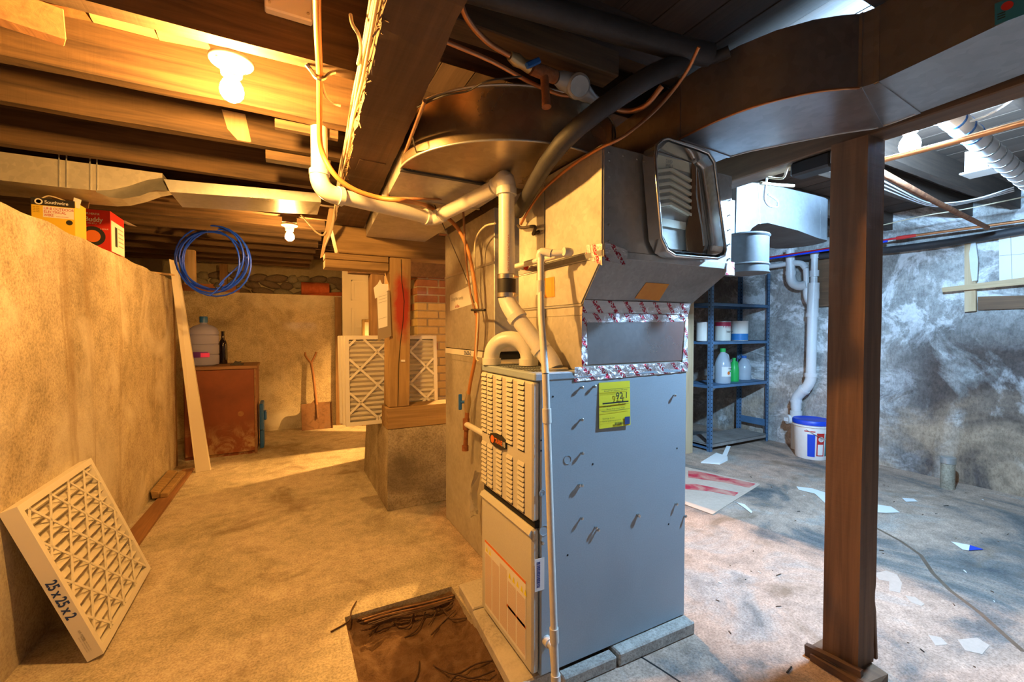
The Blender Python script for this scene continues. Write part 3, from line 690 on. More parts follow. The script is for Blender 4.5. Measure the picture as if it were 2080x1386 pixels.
# warning sheet on the lower door
pa, pb, pc, pd = (PX(986, 1093, FX0), PX(1069, 1184, FX0), PX(1068, 1346, FX0), PX(987, 1226, FX0))
y1, y0 = pa.y, pb.y; zt, zb = (pa.z+pb.z)/2, (pc.z+pd.z)/2
X_ = FX0-.0018
sh = MB().box(X_-.0006, X_, y0, y1, zb, zt).build('warning_sheet', 'card_white', lo); sh['label'] = 'printed warning sheet with orange header'
MB().box(X_-.001, X_-.0007, y0, y1, zt-.010, zt).build('header_band', 'ink_orange', sh)
ym = y0+(y1-y0)*.42
MB().box(X_-.001, X_-.0007, y0, ym, zt-.165, zt-.155).build('header_band', 'ink_orange', sh)
M['small_print'] = stripes('small_print', (.55, .4, .3), (.74, .62, .5), 70, 'Z', .8, 3, thresh=.42)
for k in range(5):
    ya = y1-(y1-y0)*(k/5+.012); yb = y1-(y1-y0)*((k+1)/5-.012)
    MB().box(X_-.001, X_-.0007, yb, ya, zb+.012, zt-(.05 if k < 2 else .065 if k > 2 else .03)).build('small_print', 'small_print', sh)
tr = MB().prism([(X_-.0012, 0, 0), (X_-.0012, .02, 0), (X_-.0012, .01, .022)], (-.0003, 0, 0))
for yy in (y1-.03, y1-.06, ym-.035, ym-.065, ym-.095, ym-.125, ym-.15):
    m2 = MB(); m2.prism([(X_-.0012, yy, zt-.042 if yy > ym else zt-.05), (X_-.0012, yy+.019, zt-.042 if yy > ym else zt-.05), (X_-.0012, yy+.0095, zt-.02 if yy > ym else zt-.028)], (-.0003, 0, 0)); m2.build('hazard_triangle', 'yellow_tag', sh)
# side: yellow tag, foil, stickers, holes, screws
YS = FY0-.0008
ta, tb = PY(1216, 778, FY0), PY(1278, 863, FY0)
tg = MB(); tg.prism([(ta.x, YS-.004, tb.z), (tb.x, YS-.006, tb.z), (tb.x, YS-.001, ta.z), (ta.x, YS-.001, ta.z)], (0, .0006, 0))
tg = tg.build('efficiency_tag', 'yellow_tag', fu); tg['label'] = 'yellow efficiency tag reading 92.1'
tw, th_ = tb.x-ta.x, ta.z-tb.z; ty = YS-.0068
def tt(s, u, v, size, mat='ink_black', al='LEFT', bold=0): text(s, size, (ta.x+tw*u, ty, tb.z+th_*v), (1, 0, 0), (0, 0, 1), mat, tg, align=al, bold=bold, off=.0004)
tt('92.1', .50, .62, .034, bold=.0002)
tt('Annual Fuel Utilization Efficiency', .5, .80, .0082, al='CENTER'); tt('Efficiency Range of Similar Models', .5, .40, .0062, al='CENTER'); tt('Least Efficient', .1, .46, .006); tt('Most Efficient', .7, .49, .006); tt('Natural gas furnace', .08, .2, .007); tt('Based on standard test procedures', .08, .14, .006)
for a, v, t_ in ((.08, .53, .005), (.04, .845, .0012), (.04, .37, .0012)): MB().box(ta.x+tw*a, tb.x-tw*a, ty-.0006, ty-.0003, tb.z+th_*v, tb.z+th_*v+t_).build('rule_line', 'ink_black', tg)
MB().prism([(ta.x+tw*.70, ty-.0006, tb.z+th_*.56), (ta.x+tw*.74, ty-.0006, tb.z+th_*.56), (ta.x+tw*.72, ty-.0006, tb.z+th_*.60)], (0, -.0003, 0)).build('pointer', 'ink_black', tg)
MB().box(ta.x+tw*.8, ta.x+tw*.97, ty-.0006, ty-.0003, tb.z+th_*.03, tb.z+th_*.2).build('star_mark', 'ink_blue', tg)
bc2 = MB()
for k in range(18): bc2.box(ta.x+tw*(.48+.016*k), ta.x+tw*(.48+.016*k+random.choice((.005, .009))), ty-.0006, ty-.0003, tb.z+th_*.04, tb.z+th_*.1)
bc2.build('barcode', 'ink_black', tg)
la, lb = PY(1086, 1137, FY0), PY(1105, 1197, FY0)
ls = MB().box(la.x, lb.x, YS-.001, YS, lb.z, la.z).build('serial_label', 'paper', fu); ls['label'] = 'white serial label with bar code'
bc3 = MB(); zc = lb.z+.012
while zc < la.z-.012:
    q = random.choice((.0012, .002, .003)); bc3.box(la.x+(lb.x-la.x)*.2, la.x+(lb.x-la.x)*.55, YS-.0016, YS-.001, zc, zc+q); zc += q+random.choice((.0012, .002))
bc3.build('barcode', 'ink_blue', ls)
ko = MB().lathe([(.0125, 0), (.0125, .0012), (.0112, .0014), (.0108, .0002), (0, .0002)], (0, 0, 0), (0, -1, 0), 24).mesh('knockout', ['furnace'], smooth=30)
for a, c, s in ((1153, 934, 1.25), (1101, 1002, .95), (1105, 1078, 1.45), (1101, 1003, .6)):
    p = PY(a, c, FY0); inst(ko, 'knockout', fu, V((p.x, FY0-.0002, p.z))-V((FX0, FY0, FZ0)), None, (s, 1, s))
scr = MB().lathe([(.0035, -.002), (.0035, .006), (.0058, .0065), (.0058, .0105), (.003, .012), (0, .012)], (0, 0, 0), (0, -1, 0), 8).mesh('screw', 'steel')
for a, c in ((1180, 787), (1206, 785), (1368, 803), (1180, 852), (1181, 920), (1180, 985), (1180, 1052), (1209, 1071), (1294, 1045), (1372, 1023), (1100, 1102), (1213, 1075), (1296, 1047), (1175, 985), (1390, 1048)):
    p = PY(a, c, FY0); inst(scr, 'screw', fu, V((p.x, FY0, p.z))-V((FX0, FY0, FZ0)))
dot = MB().lathe([(.0035, 0), (.0035, .0006), (0, .0006)], (0, 0, 0), (0, -1, 0), 8).mesh('hole', 'dark_gap')
for a, c in ((1099, 895), (1099, 916), (1204, 943), (1375, 911), (1123, 806), (1153, 1128), (1358, 1065)):
    p = PY(a, c, FY0); inst(dot, 'hole', fu, V((p.x, FY0-.0002, p.z))-V((FX0, FY0, FZ0)))
# vent slots in the top cap
vs_ = MB().box(0, .0045, 0, .07, 0, .0006).mesh('vent_slot', 'dark_gap')
for k in range(12):
    for q in range(4): inst(vs_, 'vent_slot', fu, (.03+k*.012, .05+q*.085, FZ1-FZ0+.0001))
# foundation pavers
pv = [((.652, 1.23), (.80, 1.23), (.80, 1.655), (.682, 1.655), .047), ((.69, 1.665), (.85, 1.665), (.85, 1.86), (.70, 1.86), .046), ((.82, 1.185), (1.045, 1.18), (1.045, 1.225), (.82, 1.225), .044), ((1.055, 1.178), (1.44, 1.172), (1.44, 1.38), (1.055, 1.38), .05)]
plab = ['long concrete paver under the tan furnace front', 'concrete paver at the far front corner of the furnace by the soil pit', 'short loose paver at the near end of the furnace side', 'concrete paver under the far end of the furnace side']
for q, lb_ in zip(pv, plab):
    b4 = [V((x, y, .0)) for x, y in q[:4]]; t4 = [V((x, y, q[4])) for x, y in q[:4]]
    tag(MB().hexa(b4, t4).build('concrete_paver', 'paver', None, bev=.005), lb_, 'paver', 'pavers under the furnace')

# ================================================================== PLENUM on top of the furnace
XP, YU = .915, 1.111
PLX1, PLX2 = 1.43, 1.55
Z0, Z1_, Z2, Z3 = FZ1, 1.30, 1.448, 1.81
pl = thing('supply_plenum', 'large galvanised sheet metal plenum flaring out above the furnace', 'duct', (XP, FY0, FZ1))
YE = 1.672
MB().hexa([(XP, FY0, Z0), (PLX1, FY0, Z0), (PLX1, YE-.03, Z0), (XP, YE-.03, Z0)], [(XP, FY0, 1.265), (PLX1, FY0, 1.265), (PLX1, YE, 1.265), (XP, YE, 1.265)]).build('lower_box', ['galv_tan'], pl, bev=.003)
MB().box(XP+.02, PLX1-.012, FY0-.002, FY0-.0002, Z0+.022, 1.25).build('bright_panel', 'galv_panel', pl)
MB().box(XP, PLX1, FY0, YE, 1.265, Z1_).build('collar', 'galv_tan', pl)
MB().hexa([(XP, FY0, Z1_), (PLX1, FY0, Z1_), (PLX1, YE, Z1_), (XP, YE, Z1_)], [(XP, YU, Z2), (PLX2, YU, Z2), (PLX2, YE, Z2), (XP, YE, Z2)]).build('flared_hood', ['galv_dark'], pl)
MB().box(XP, PLX2, YU, YE, Z2+.022, Z3).build('upper_box', ['galv'], pl, bev=.003)
MB().box(XP-.003, PLX2+.004, YU-.006, YE, Z2, Z2+.022).build('bottom_flange', 'galv', pl)
# left faces: tan sheets with seams
SHT = [((1.222, .0), 0)]
MB().box(XP-.004, XP-.0008, YU+.004, 1.458, 1.475, Z3-.002).build('side_sheet', 'galv_tan', pl, bev=.001)
MB().box(XP-.003, XP-.0008, 1.462, YE-.002, 1.475, Z3-.02).build('side_sheet', 'galv_tan', pl, bev=.001)
MB().hexa([(XP-.004, FY0+.004, 1.305), (XP-.0008, FY0+.004, 1.305), (XP-.0008, YE, 1.305), (XP-.004, YE, 1.305)], [(XP-.004, YU+.006, 1.445), (XP-.0008, YU+.006, 1.445), (XP-.0008, YE, 1.445), (XP-.004, YE, 1.445)]).build('side_sheet', 'galv_tan', pl)
MB().box(XP-.005, XP-.0008, 1.462, 1.488, Z0+.01, Z3-.03).build('standing_seam', 'galv_tan', pl)
MB().box(XP-.006, XP, YU, YE, 1.452, 1.470).build('drive_cleat', 'galv_dark', pl)
MB().box(XP-.0045, XP, FY0, YE, 1.296, 1.303).build('drive_cleat', 'galv', pl)
for k in range(6):
    inst(scr, 'screw', pl, V((XP+.022, YU, 1.76-k*.052))-V((XP, FY0, FZ1)), None, (.6, .4, .6))
    inst(scr, 'screw', pl, V((PLX2-.015, YU, 1.77-k*.056))-V((XP, FY0, FZ1)), None, (.7, .5, .7))
for k in range(4): inst(scr, 'screw', pl, V((XP+.02+k*.06, YU, 1.785))-V((XP, FY0, FZ1)), None, (.6, .4, .6))
# orange stickers
so = [PY(1312, 574, 1.17), PY(1359, 577, 1.17), PY(1336, 611, 1.2), PY(1290, 606, 1.2)]
def hood(px, py):     # point on the sloping front of the hood
    a = V((XP, FY0, Z1_)); nrm = V((1, 0, 0)).cross(V((0, YU-FY0, Z2-Z1_))).normalized()
    d_ = ray(px, py); o_ = V((0, 0, EZ)); return o_+d_*((a-o_).dot(nrm)/d_.dot(nrm))
hn = V((1, 0, 0)).cross(V((0, YU-FY0, Z2-Z1_))).normalized()
if hn.y > 0: hn = -hn
MB().prism([hood(*q)+hn*.0008 for q in ((1312, 574), (1359, 577), (1338, 611), (1289, 606))], hn*.0006).build('orange_sticker', 'sticker_orange', pl)['label'] = 'blank orange sticker'
MB().prism([PX(a, c, XP-.0048) for a, c in ((1101, 567), (1126, 562), (1127, 603), (1101, 606))], (-.0006, 0, 0)).build('orange_sticker', 'sticker_orange', pl)['label'] = 'blank orange sticker on the side'
# foil tape with red print
def tape(corners, n=26, amp=.003, outward=(0, -1, 0), name='foil_tape', par=pl):
    a, b, c, d_ = [V(q) for q in corners]; ow = V(outward); mb = MB(); vs = []; uvs = []; nv = 5
    for j in range(nv+1):
        for i in range(n+1):
            u, v = i/n, j/nv; p = (a*(1-u)+b*u)*(1-v)+(d_*(1-u)+c*u)*v
            p += ow*(.002+amp*max(0, noise.noise(p*40))+amp*.4*noise.noise(p*110))
            vs.append(p); uvs.append((u*(b-a).length, v*(d_-a).length))
    mb.add(vs, [(j*(n+1)+i, j*(n+1)+i+1, (j+1)*(n+1)+i+1, (j+1)*(n+1)+i) for j in range(nv) for i in range(n)])
    o = mb.build(name, 'foil', par)
    l = o.data.uv_layers.new(name='uv')
    for lp in o.data.loops: l.data[lp.index].uv = uvs[lp.vertex_index]
    for p in o.data.polygons: p.use_smooth = True
    o['label'] = 'crinkled foil tape with red print'; return o
tape([(XP-.035, FY0, 1.035), (PLX1+.006, FY0, 1.045), (PLX1+.006, FY0-.003, 1.085), (XP-.035, FY0-.003, 1.085)])
tape([(XP-.004, FY0, 1.238), (PLX1+.002, FY0, 1.246), (PLX1+.002, FY0-.004, 1.272), (XP-.004, FY0-.004, 1.272)], amp=.002)
tape([(XP-.004, FY0-.003, 1.272), (PLX1+.004, FY0-.003, 1.275), (PLX1+.002, FY0-.016, 1.318), (XP-.004, FY0-.012, 1.315)], amp=.002)
tape([(XP-.003, 1.2, 1.46), (XP-.003, 1.11, 1.42), (XP-.003, 1.11, 1.49), (XP-.003, 1.19, 1.50)], 10, .004, (-1, 0, 0))
tape([(XP-.002, YU-.008, 1.435), (XP+.085, YU-.008, 1.425), (XP+.095, YU-.008, 1.475), (XP-.002, YU-.008, 1.495)], 10, .006)
tape([(PLX2-.05, YU-.008, 1.425), (PLX2+.004, YU-.008, 1.425), (PLX2+.004, YU-.008, 1.475), (PLX2-.035, YU-.008, 1.478)], 8, .004)
tape([(PLX1-.03, FY0-.002, 1.045), (PLX1+.003, FY0-.002, 1.05), (PLX1+.003, FY0-.003, 1.29), (PLX1-.006, FY0-.003, 1.28)], 8, .002)
tape([(XP-.004, FY0-.001, 1.09), (XP+.02, FY0-.003, 1.09), (XP+.012, FY0-.003, 1.27), (XP-.004, FY0-.001, 1.27)], 6, .002)

# round start collar and side boot on the plenum
cc = V((1.955, 1.33, 0))
co = thing('duct_collar', 'short round galvanised duct collar at the far corner of the plenum', 'duct', (cc.x, cc.y, 1.48))
MB().lathe([(.10, 1.485), (.10, 1.66), (.096, 1.662), (.096, 1.55), (.0, 1.55)], cc, (0, 0, 1), 40).build('sleeve', 'galv_bright', co, smooth=40)
MB().lathe([(.102, 1.515), (.105, 1.52), (.102, 1.525)], cc, (0, 0, 1), 40).build('bead', 'galv_bright', co, smooth=40)
MB().lathe([(.102, 1.648), (.106, 1.655), (.102, 1.662)], cc, (0, 0, 1), 40).build('bead', 'galv_bright', co, smooth=40)
MB().lathe([(.097, 1.482), (.104, 1.482), (.104, 1.488), (.097, 1.488)], cc, (0, 0, 1), 40).build('rim', 'galv_bright', co, smooth=40)
BY = 1.42
out = [(1497, 377), (1510, 373), (1528, 371), (1548, 373), (1600, 383), (1650, 395), (1676, 402), (1679, 404), (1679, 488), (1662, 484), (1620, 468), (1560, 453), (1540, 455), (1528, 463), (1519, 476), (1510, 487), (1502, 492), (1494, 492)]
bo = thing('duct_boot', 'bright galvanised boot curving out of the plenum towards the right wall', 'duct', (2.0, BY, 1.68))
pts = [PY(a, c, BY) for a, c in out]
mb = MB().prism(pts, (0, .30, 0)); mb.build('boot_body', 'galv_bright', bo)
MB().box(PLX2+.004, pts[-1].x, BY+.005, BY+.24, 1.66, 1.862).build('plenum_link', 'galv_bright', bo)
sm = PY(1540, 372, BY-.001); sb = PY(1544, 455, BY-.001)
MB().beam(sm, sb, .004, .002, (0, 1, 0)).build('seam', 'galv', bo)
MB().beam(PY(1667, 402, BY-.001), PY(1667, 485, BY-.001), .006, .003, (0, 1, 0)).build('end_bead', 'galv_bright', bo)
# round end of the boot (semi-circular return)
e0, e1 = PY(1679, 404, BY), PY(1679, 488, BY)
m2 = MB(); sg = 14; rr_ = .15; ring = []
for k in range(sg+1):
    a = -math.pi/2+math.pi*k/sg; ring.append(V((e0.x+.10*math.cos(a), BY+rr_+rr_*math.sin(a), 0)))
m2.prism([V((q.x, q.y, e1.z)) for q in ring], (0, 0, e0.z-e1.z)); m2.build('rounded_end', 'galv_bright', bo, smooth=40)

# ================================================================== RETURN DUCT
rb = thing('return_air_box', 'tall dull galvanised return air box standing behind the furnace', 'duct', (.92, 1.94, 0))
RX0, RX1, RY0, RY1 = .92, 1.42, 1.94, 2.672
MB().box(RX0, RX1, 1.68, RY1, 0, 1.065).build('lower_box', 'galv_tan', rb, bev=.003)
MB().box(RX0, RX1, RY0, RY1, 1.105, 1.815).build('upper_box', 'galv_tan', rb, bev=.003)
MB().box(RX0+.004, RX1, RY0+.01, RY1-.005, 1.065, 1.105).build('filter_slot', 'dark_gap', rb)
MB().box(RX0-.004, RX0, RY0-.002, RY1, 1.54, 1.552).build('drive_cleat', 'galv', rb)
MB().box(RX0-.003, RX0, RY0, RY1, 1.105, 1.13).build('flange', 'galv_tan', rb)
MB().box(RX0-.003, RX0, RY0-.2, RY1, 1.035, 1.065).build('flange', 'galv_tan', rb)
st = MB().prism([PX(a, c, RX0-.001) for a, c in ((914, 600), (959, 578), (959, 618), (914, 632))], (-.0006, 0, 0)).build('tape_note', 'paper', rb); st['label'] = 'white note label with faded writing'
text('Change filter monthly', .03, PX(917, 612, RX0-.0018), (0, -1, 0), (0, 0, 1), 'ink_grey', st, sx=.75)
text('air flow', .03, PX(925, 626, RX0-.0018), (0, -1, 0), (0, 0, 1), 'ink_red', st, sx=.75)
MB().prism([PX(a, c, RX0-.001) for a, c in ((946, 563), (958, 560), (958, 574), (946, 577))], (-.0006, 0, 0)).build('small_label', 'paper', rb)
ff = thing('air_filter', 'white air filter slid into the slot of the return air box', 'filter', (RX0, RY0, 1.068))
MB().box(RX0-.006, RX1-.05, RY0+.08, RY1-.015, 1.068, 1.1).build('card_frame', 'card_white', ff)
text('25x25x2', .03, (RX0-.0062, 2.33, 1.074), (0, -1, 0), (0, 0, 1), 'ink_blue', ff, bold=.0006)
# drum elbow and flat trunk under the joists
DZ0, DZ1, DC, DR = 1.815, 1.992, V((.835, 1.64, 0)), .44
dr = thing('return_duct_elbow', 'wide half-round sheet metal duct elbow under the joists', 'duct', (DC.x, DC.y, DZ0))
n = 48; arc = [V((DC.x-DR*math.cos(math.pi*k/n), DC.y-DR*math.sin(math.pi*k/n), 0)) for k in range(n+1)]
mb = MB()
vs = [V((p.x, p.y, DZ0)) for p in arc]+[V((p.x, p.y, DZ1)) for p in arc]
mb.add(vs, [(i, i+1, n+2+i, n+1+i) for i in range(n)]); mb.cur = 1
mb.add(vs, [tuple(range(n, -1, -1)), tuple(n+1+i for i in range(n+1))])
mb.build('elbow_shell', ['duct_drum', 'duct_drum'], dr, smooth=50)
for z in (DZ0, DZ1-.004):
    MB().tube([V((p.x, p.y, z+.002)) for p in [DC+(q-V((DC.x, DC.y, 0)))*1.006 for q in [V((a.x, a.y, 0)) for a in arc]]], .004, 8).build('rolled_rim', 'galv', dr, smooth=60)
for a in (math.radians(128),):
    p = DC+V((-DR*math.cos(a), -DR*math.sin(a), 0))*1.002; MB().box(p.x-.003, p.x+.003, p.y-.003, p.y+.003, DZ0, DZ1).build('seam', 'duct_drum', dr)
rt = thing('return_duct', 'flat galvanised return trunk behind the half-round elbow', 'duct', (.6, 2.2, DZ0))
MB().hexa([(gr(1.7)+.012, 1.655, DZ0+.065), (.862, 1.655, DZ0+.065), (.862, 2.93, DZ0+.065), (gr(2.93)+.012, 2.93, DZ0+.065)], [(gr(1.7)+.012, 1.655, DZ1), (.862, 1.655, DZ1), (.862, 2.93, DZ1), (gr(2.93)+.012, 2.93, DZ1)]).build('trunk', 'galv_tan', rt)
MB().hexa([(gr(1.7)+.012, 1.655, DZ0+.002), (.862, 1.655, DZ0+.002), (.862, 2.93, DZ0+.002), (gr(2.93)+.012, 2.93, DZ0+.002)], [(gr(1.7)+.012, 1.655, DZ0+.064), (.862, 1.655, DZ0+.064), (.862, 2.93, DZ0+.064), (gr(2.93)+.012, 2.93, DZ0+.064)]).build('trunk_bottom', 'galv_tan', rt)
MB().box(DC.x-DR, .87, 1.643, 1.662, DZ0-.006, DZ0+.012).build('drive_cleat', 'galv_bright', rt)
MB().box(DC.x-DR, .87, 2.0, 2.012, DZ0-.004, DZ0+.002).build('drive_cleat', 'galv', rt)
MB().box(.93, DC.x+DR-.005, 1.662, 2.66, DZ0+.002, DZ1).build('drop_trunk', 'duct_drum', rt)

# ================================================================== SUPPLY TRUNK (S-bend)
TZ0, TZ1 = 1.885, 2.0
sd = thing('supply_duct', 'big dark sheet metal supply duct with an S-bend at the upper right', 'duct', (1.4, .8, TZ0))
Lft = [(1.30, 1.66), (1.243, 1.10), (1.241, .99), (1.252, .88), (1.285, .785), (1.335, .71), (1.385, .664), (1.425, .637), (1.436, .602), (1.42, .475), (1.40, .327), (1.37, -.9)]
Rgt = [(1.54, 1.66), (1.54, 1.118), (1.56, 1.05), (1.59, .995), (1.635, .91), (1.69, .818), (1.73, .765), (1.758, .722), (1.752, .624), (1.742, .5), (1.73, .402), (1.69, -.9)]
TT = [2.0, 1.998, 2.0, 2.0, 1.999, 1.999, 1.999, 1.999, 1.999, 1.999, 1.999, 1.999]
mb = MB(); n = len(Lft); vs = []
for (a, b), (c, e) in zip(Lft, Rgt): vs += [(a, b, TZ0), (c, e, TZ0), (c, e, 2.088), (a, b, 2.088)]
def seg(i0, i1, name):
    m_ = MB(); k = i1-i0; v_ = vs[4*i0:4*i1+4]
    fs = []
    for i in range(k):
        for q in range(4): fs.append((4*i+q, 4*i+(q+1) % 4, 4*i+4+(q+1) % 4, 4*i+4+q))
    m_.add(v_, [f[::-1] for f in fs]+[(0, 1, 2, 3), (4*k+3, 4*k+2, 4*k+1, 4*k)]); return m_.build(name, 'duct_brown', sd, smooth=35)
seg(0, 1, 'plenum_takeoff'); seg(1, 7, 'bend_section'); seg(7, 8, 'joint_section'); seg(8, 11, 'straight_section')
MB().tube([V((a, b, TZ0)) for a, b in Lft[1:8]], .0035, 6, 4).build('rolled_edge', 'copper', sd, smooth=60)
MB().tube([V((a, b, TZ0)) for a, b in Rgt[1:9]], .003, 6, 4).build('rolled_edge', 'galv', sd, smooth=60)
for i in (1, 7, 8):
    MB().beam(V((Lft[i][0], Lft[i][1], TZ0-.001)), V((Rgt[i][0], Rgt[i][1], TZ0-.001)), .012, .004).build('drive_cleat', 'duct_brown', sd)
    MB().box(Lft[i][0]-.003, Lft[i][0]+.003, Lft[i][1]-.006, Lft[i][1]+.006, TZ0, 2.088).build('drive_cleat', 'duct_brown', sd)
MB().box(1.31, 1.53, 1.2, 1.64, Z3, TZ0).build('riser', 'duct_brown', sd)
# ================================================================== PIPES AND TUBES
def fit(mb, a, d, r, l): d = V(d).normalized(); return mb.tube([V(a)-d*l/2, V(a)+d*l/2], r, 20)
# exhaust vent
pe = thing('vent_pipe', 'thick cream plastic vent pipe rising from the furnace and running left under the joists', 'pipe', PX(1029, 560, .76))
R3 = .0305
vt, vb = PX(1029, 383, .76), PX(1029, 592, .76)
MB().tube([vt, PX(1029, 566, .76)], R3, 20).build('pipe_section', 'pvc', pe, smooth=40)
lowp = [PX(1029, 596, .76), PX(1031, 610, .762), PX(1038, 626, .768), PX(1050, 645, .778)]
low2 = [PX(1050, 645, .778), PX(1098, 708, .832)]
low3 = [PX(1098, 708, .832), PX(1110, 722, .845), PX(1120, 738, .852), PX(1126, 757, .856)]
MB().tube(lowp, R3*1.12, 20, 4).build('elbow', 'pvc', pe, smooth=40)
MB().tube(low2, R3, 20).build('pipe_section', 'pvc', pe, smooth=40)
low3[-1].z = FZ1+.002
MB().tube(low3, R3*1.12, 20, 4).build('elbow', 'pvc', pe, smooth=40)
for p, q in ((lowp[-1], low2[1]-low2[0]), (low2[1], low2[1]-low2[0])): fit(MB(), p, q, R3*1.22, .022).build('socket_rim', 'pvc', pe, smooth=40)
MB().lathe([(.05, 0), (.05, .006), (.038, .008)], low3[-1]-V((0, 0, .001)), (0, 0, 1), 24).build('flange_ring', 'galv_tan', pe, smooth=40)
k0, k1 = PX(1029, 558, .76), PX(1029, 606, .76)
MB().tube([k0, k1], R3*1.16, 24).build('rubber_coupling', 'rubber', pe, smooth=40)
for y in (563, 600):
    c = PX(1029, y, .76); cl = MB().tube([c-V((0, 0, .008)), c+V((0, 0, .008))], R3*1.22, 24).build('hose_clamp', 'steel', pe, smooth=40)
    s_ = c+V((.02, -.032, 0)); MB().tube([s_-V((.012, .006, 0)), s_+V((.012, .006, 0))], .005, 8).build('clamp_screw', 'steel', cl)
e0 = PX(1029, 372, .76)
A = PZ(1005, 381, 1.777); B = PZ(898, 436, 1.757); C_ = PZ(866, 441, 1.75); D = PZ(690, 399, 1.75); E_ = PZ(660, 372, 1.79)
corner = PZ(881, 444, 1.75)
MB().tube([vt-V((0, 0, .02)), vt+V((0, 0, .01)), e0+V((-.008, .0, .012)), PZ(1015, 374, 1.785), A], R3*1.15, 20, 4).build('elbow', 'pvc', pe, smooth=40)
fit(MB(), vt-V((0, 0, .012)), (0, 0, 1), R3*1.28, .026).build('socket_rim', 'pvc', pe, smooth=40)
MB().tube([A, B], R3, 20).build('pipe_section', 'pvc', pe, smooth=40)
MB().tube([B, B*.35+corner*.65, corner*.6+C_*.4, C_], R3*1.15, 20, 4).build('elbow', 'pvc', pe, smooth=40)
fit(MB(), C_, D-C_, R3*1.25, .02).build('socket_rim', 'pvc', pe, smooth=40)
MB().tube([C_, D], R3, 20).build('pipe_section', 'pvc', pe, smooth=40)
U0 = V((D.x-.075, D.y-.02, 1.80)); 
MB().tube([D, D+V((-.035, -.008, .003)), U0-V((-.012, 0, .03)), U0, U0+V((0, 0, .02))], R3*1.15, 20, 4).build('elbow', 'pvc', pe, smooth=40)
fit(MB(), D, C_-D, R3*1.25, .02).build('socket_rim', 'pvc', pe, smooth=40); fit(MB(), U0+V((0, 0, .025)), (0, 0, 1), R3*1.25, .02).build('socket_rim', 'pvc', pe, smooth=40)
MB().tube([U0, V((U0.x, U0.y, 2.19))], R3, 20).build('pipe_section', 'pvc', pe, smooth=40)
for k, (a, c) in enumerate(((.12, .02), (.45, .75))):
    p = A*(1-a)+B*a; 
text('PVC-DWV ASTM D2665', .018, (A*.25+B*.75)+V((-.016, -.0305, .004)), A-B, (0, 0, 1), 'ink_red', pe, off=.001, sx=.8)
text('ASTM D1785 PVC-DWV', .016, PX(1033, 550, .7295)+V((0, 0, 0)), (0, 0, 1), (.86, .5, 0), 'ink_red', pe, off=.0035, sx=.8)
# intake loop
it = thing('intake_elbow', 'cream plastic return bend arching over the furnace top', 'pipe', (.80, 1.58, FZ1))
a0, a1 = V((.752, 1.612, FZ1+.002)), V((.862, 1.50, FZ1+.002)); mid = (a0+a1)/2; hx = (a1-a0)/2
ptsU = [a0]+[mid-hx*math.cos(t)+V((0, 0, .03+.075*math.sin(t))) for t in [math.pi*k/10 for k in range(11)]]+[a1]
MB().tube(ptsU, R3*1.05, 20, 2).build('return_bend', 'pvc', it, smooth=40)
for q in (a0, a1): fit(MB(), q+V((0, 0, .013)), (0, 0, 1), R3*1.25, .026).build('socket_rim', 'pvc', it, smooth=40)
# condensate drain
cd_ = thing('condensate_pipe', 'slim cream plastic condensate pipe standing in front of the furnace side', 'pipe', (.75, 1.15, 0))
c0, c1, c2 = V((.748, 1.135, .004)), V((.74, 1.172, 1.06)), PX(1098, 517, .80)
j1 = c0*.42+c1*.58
q0, q1 = PY(1129, 1386, 1.14), PY(1108, 760, 1.185)
q0 = q1+(q0-q1)*((q1.z-.004)/(q1.z-q0.z))
MB().tube([q0, q1], .0115, 14).build('pipe_section', 'pvc', cd_, smooth=40)
MB().tube([q1, PX(1099, 640, .775), c2], .0115, 14).build('pipe_section', 'pvc', cd_, smooth=40)
for f_ in (.33, .78): fit(MB(), q1*(1-f_*.0)*1+(q0-q1)*(f_ if f_ > .5 else .125), q1-q0, .0145, .045).build('coupling', 'pvc', cd_, smooth=40)
c3 = PX(1155, 512, .862); c4 = V((.862, 1.60, 1.478))
fit(MB(), PX(1098, 585, .785), (0, 0, 1), .0145, .05).build('coupling', 'pvc', cd_, smooth=40)
MB().tube([c2-V((0, 0, .02)), c2+V((0, 0, .006)), c2*.8+c3*.2+V((0, 0, .006)), c2*.6+c3*.4], .0145, 14, 3).build('elbow', 'pvc', cd_, smooth=40)
MB().tube([c2*.7+c3*.3, c3], .0115, 14).build('pipe_section', 'pvc', cd_, smooth=40)
MB().tube([c3-V((.02, 0, 0)), c3+V((.004, .0, 0)), c3+V((.006, .03, 0))], .0145, 14, 3).build('elbow', 'pvc', cd_, smooth=40)
MB().tube([c3+V((.004, .02, 0)), c4, V((.905, 1.62, 1.478))], .0115, 14).build('pipe_section', 'pvc', cd_, smooth=40)
MB().lathe([(.016, 0), (.016, .008), (.009, .012), (0, .012)], PX(1070, 541, .888), (-1, 0, 0), 14).build('red_plug', 'ink_red', cd_)
t0 = PY(1109, 1300, FY0); t1 = q0+(q1-q0)*.075
MB().tube([t0+V((0, .0, 0)), t0+V((0, -.022, 0))], .016, 14).build('drain_elbow', 'pvc', cd_, smooth=40)
MB().tube([t0+V((0, -.018, 0)), t0+V((.004, -.035, -.012)), t1], .012, 12, 3).build('drain_branch', 'pvc', cd_, smooth=40)
fit(MB(), t1, q1-q0, .0155, .06).build('drain_tee', 'pvc', cd_, smooth=40)
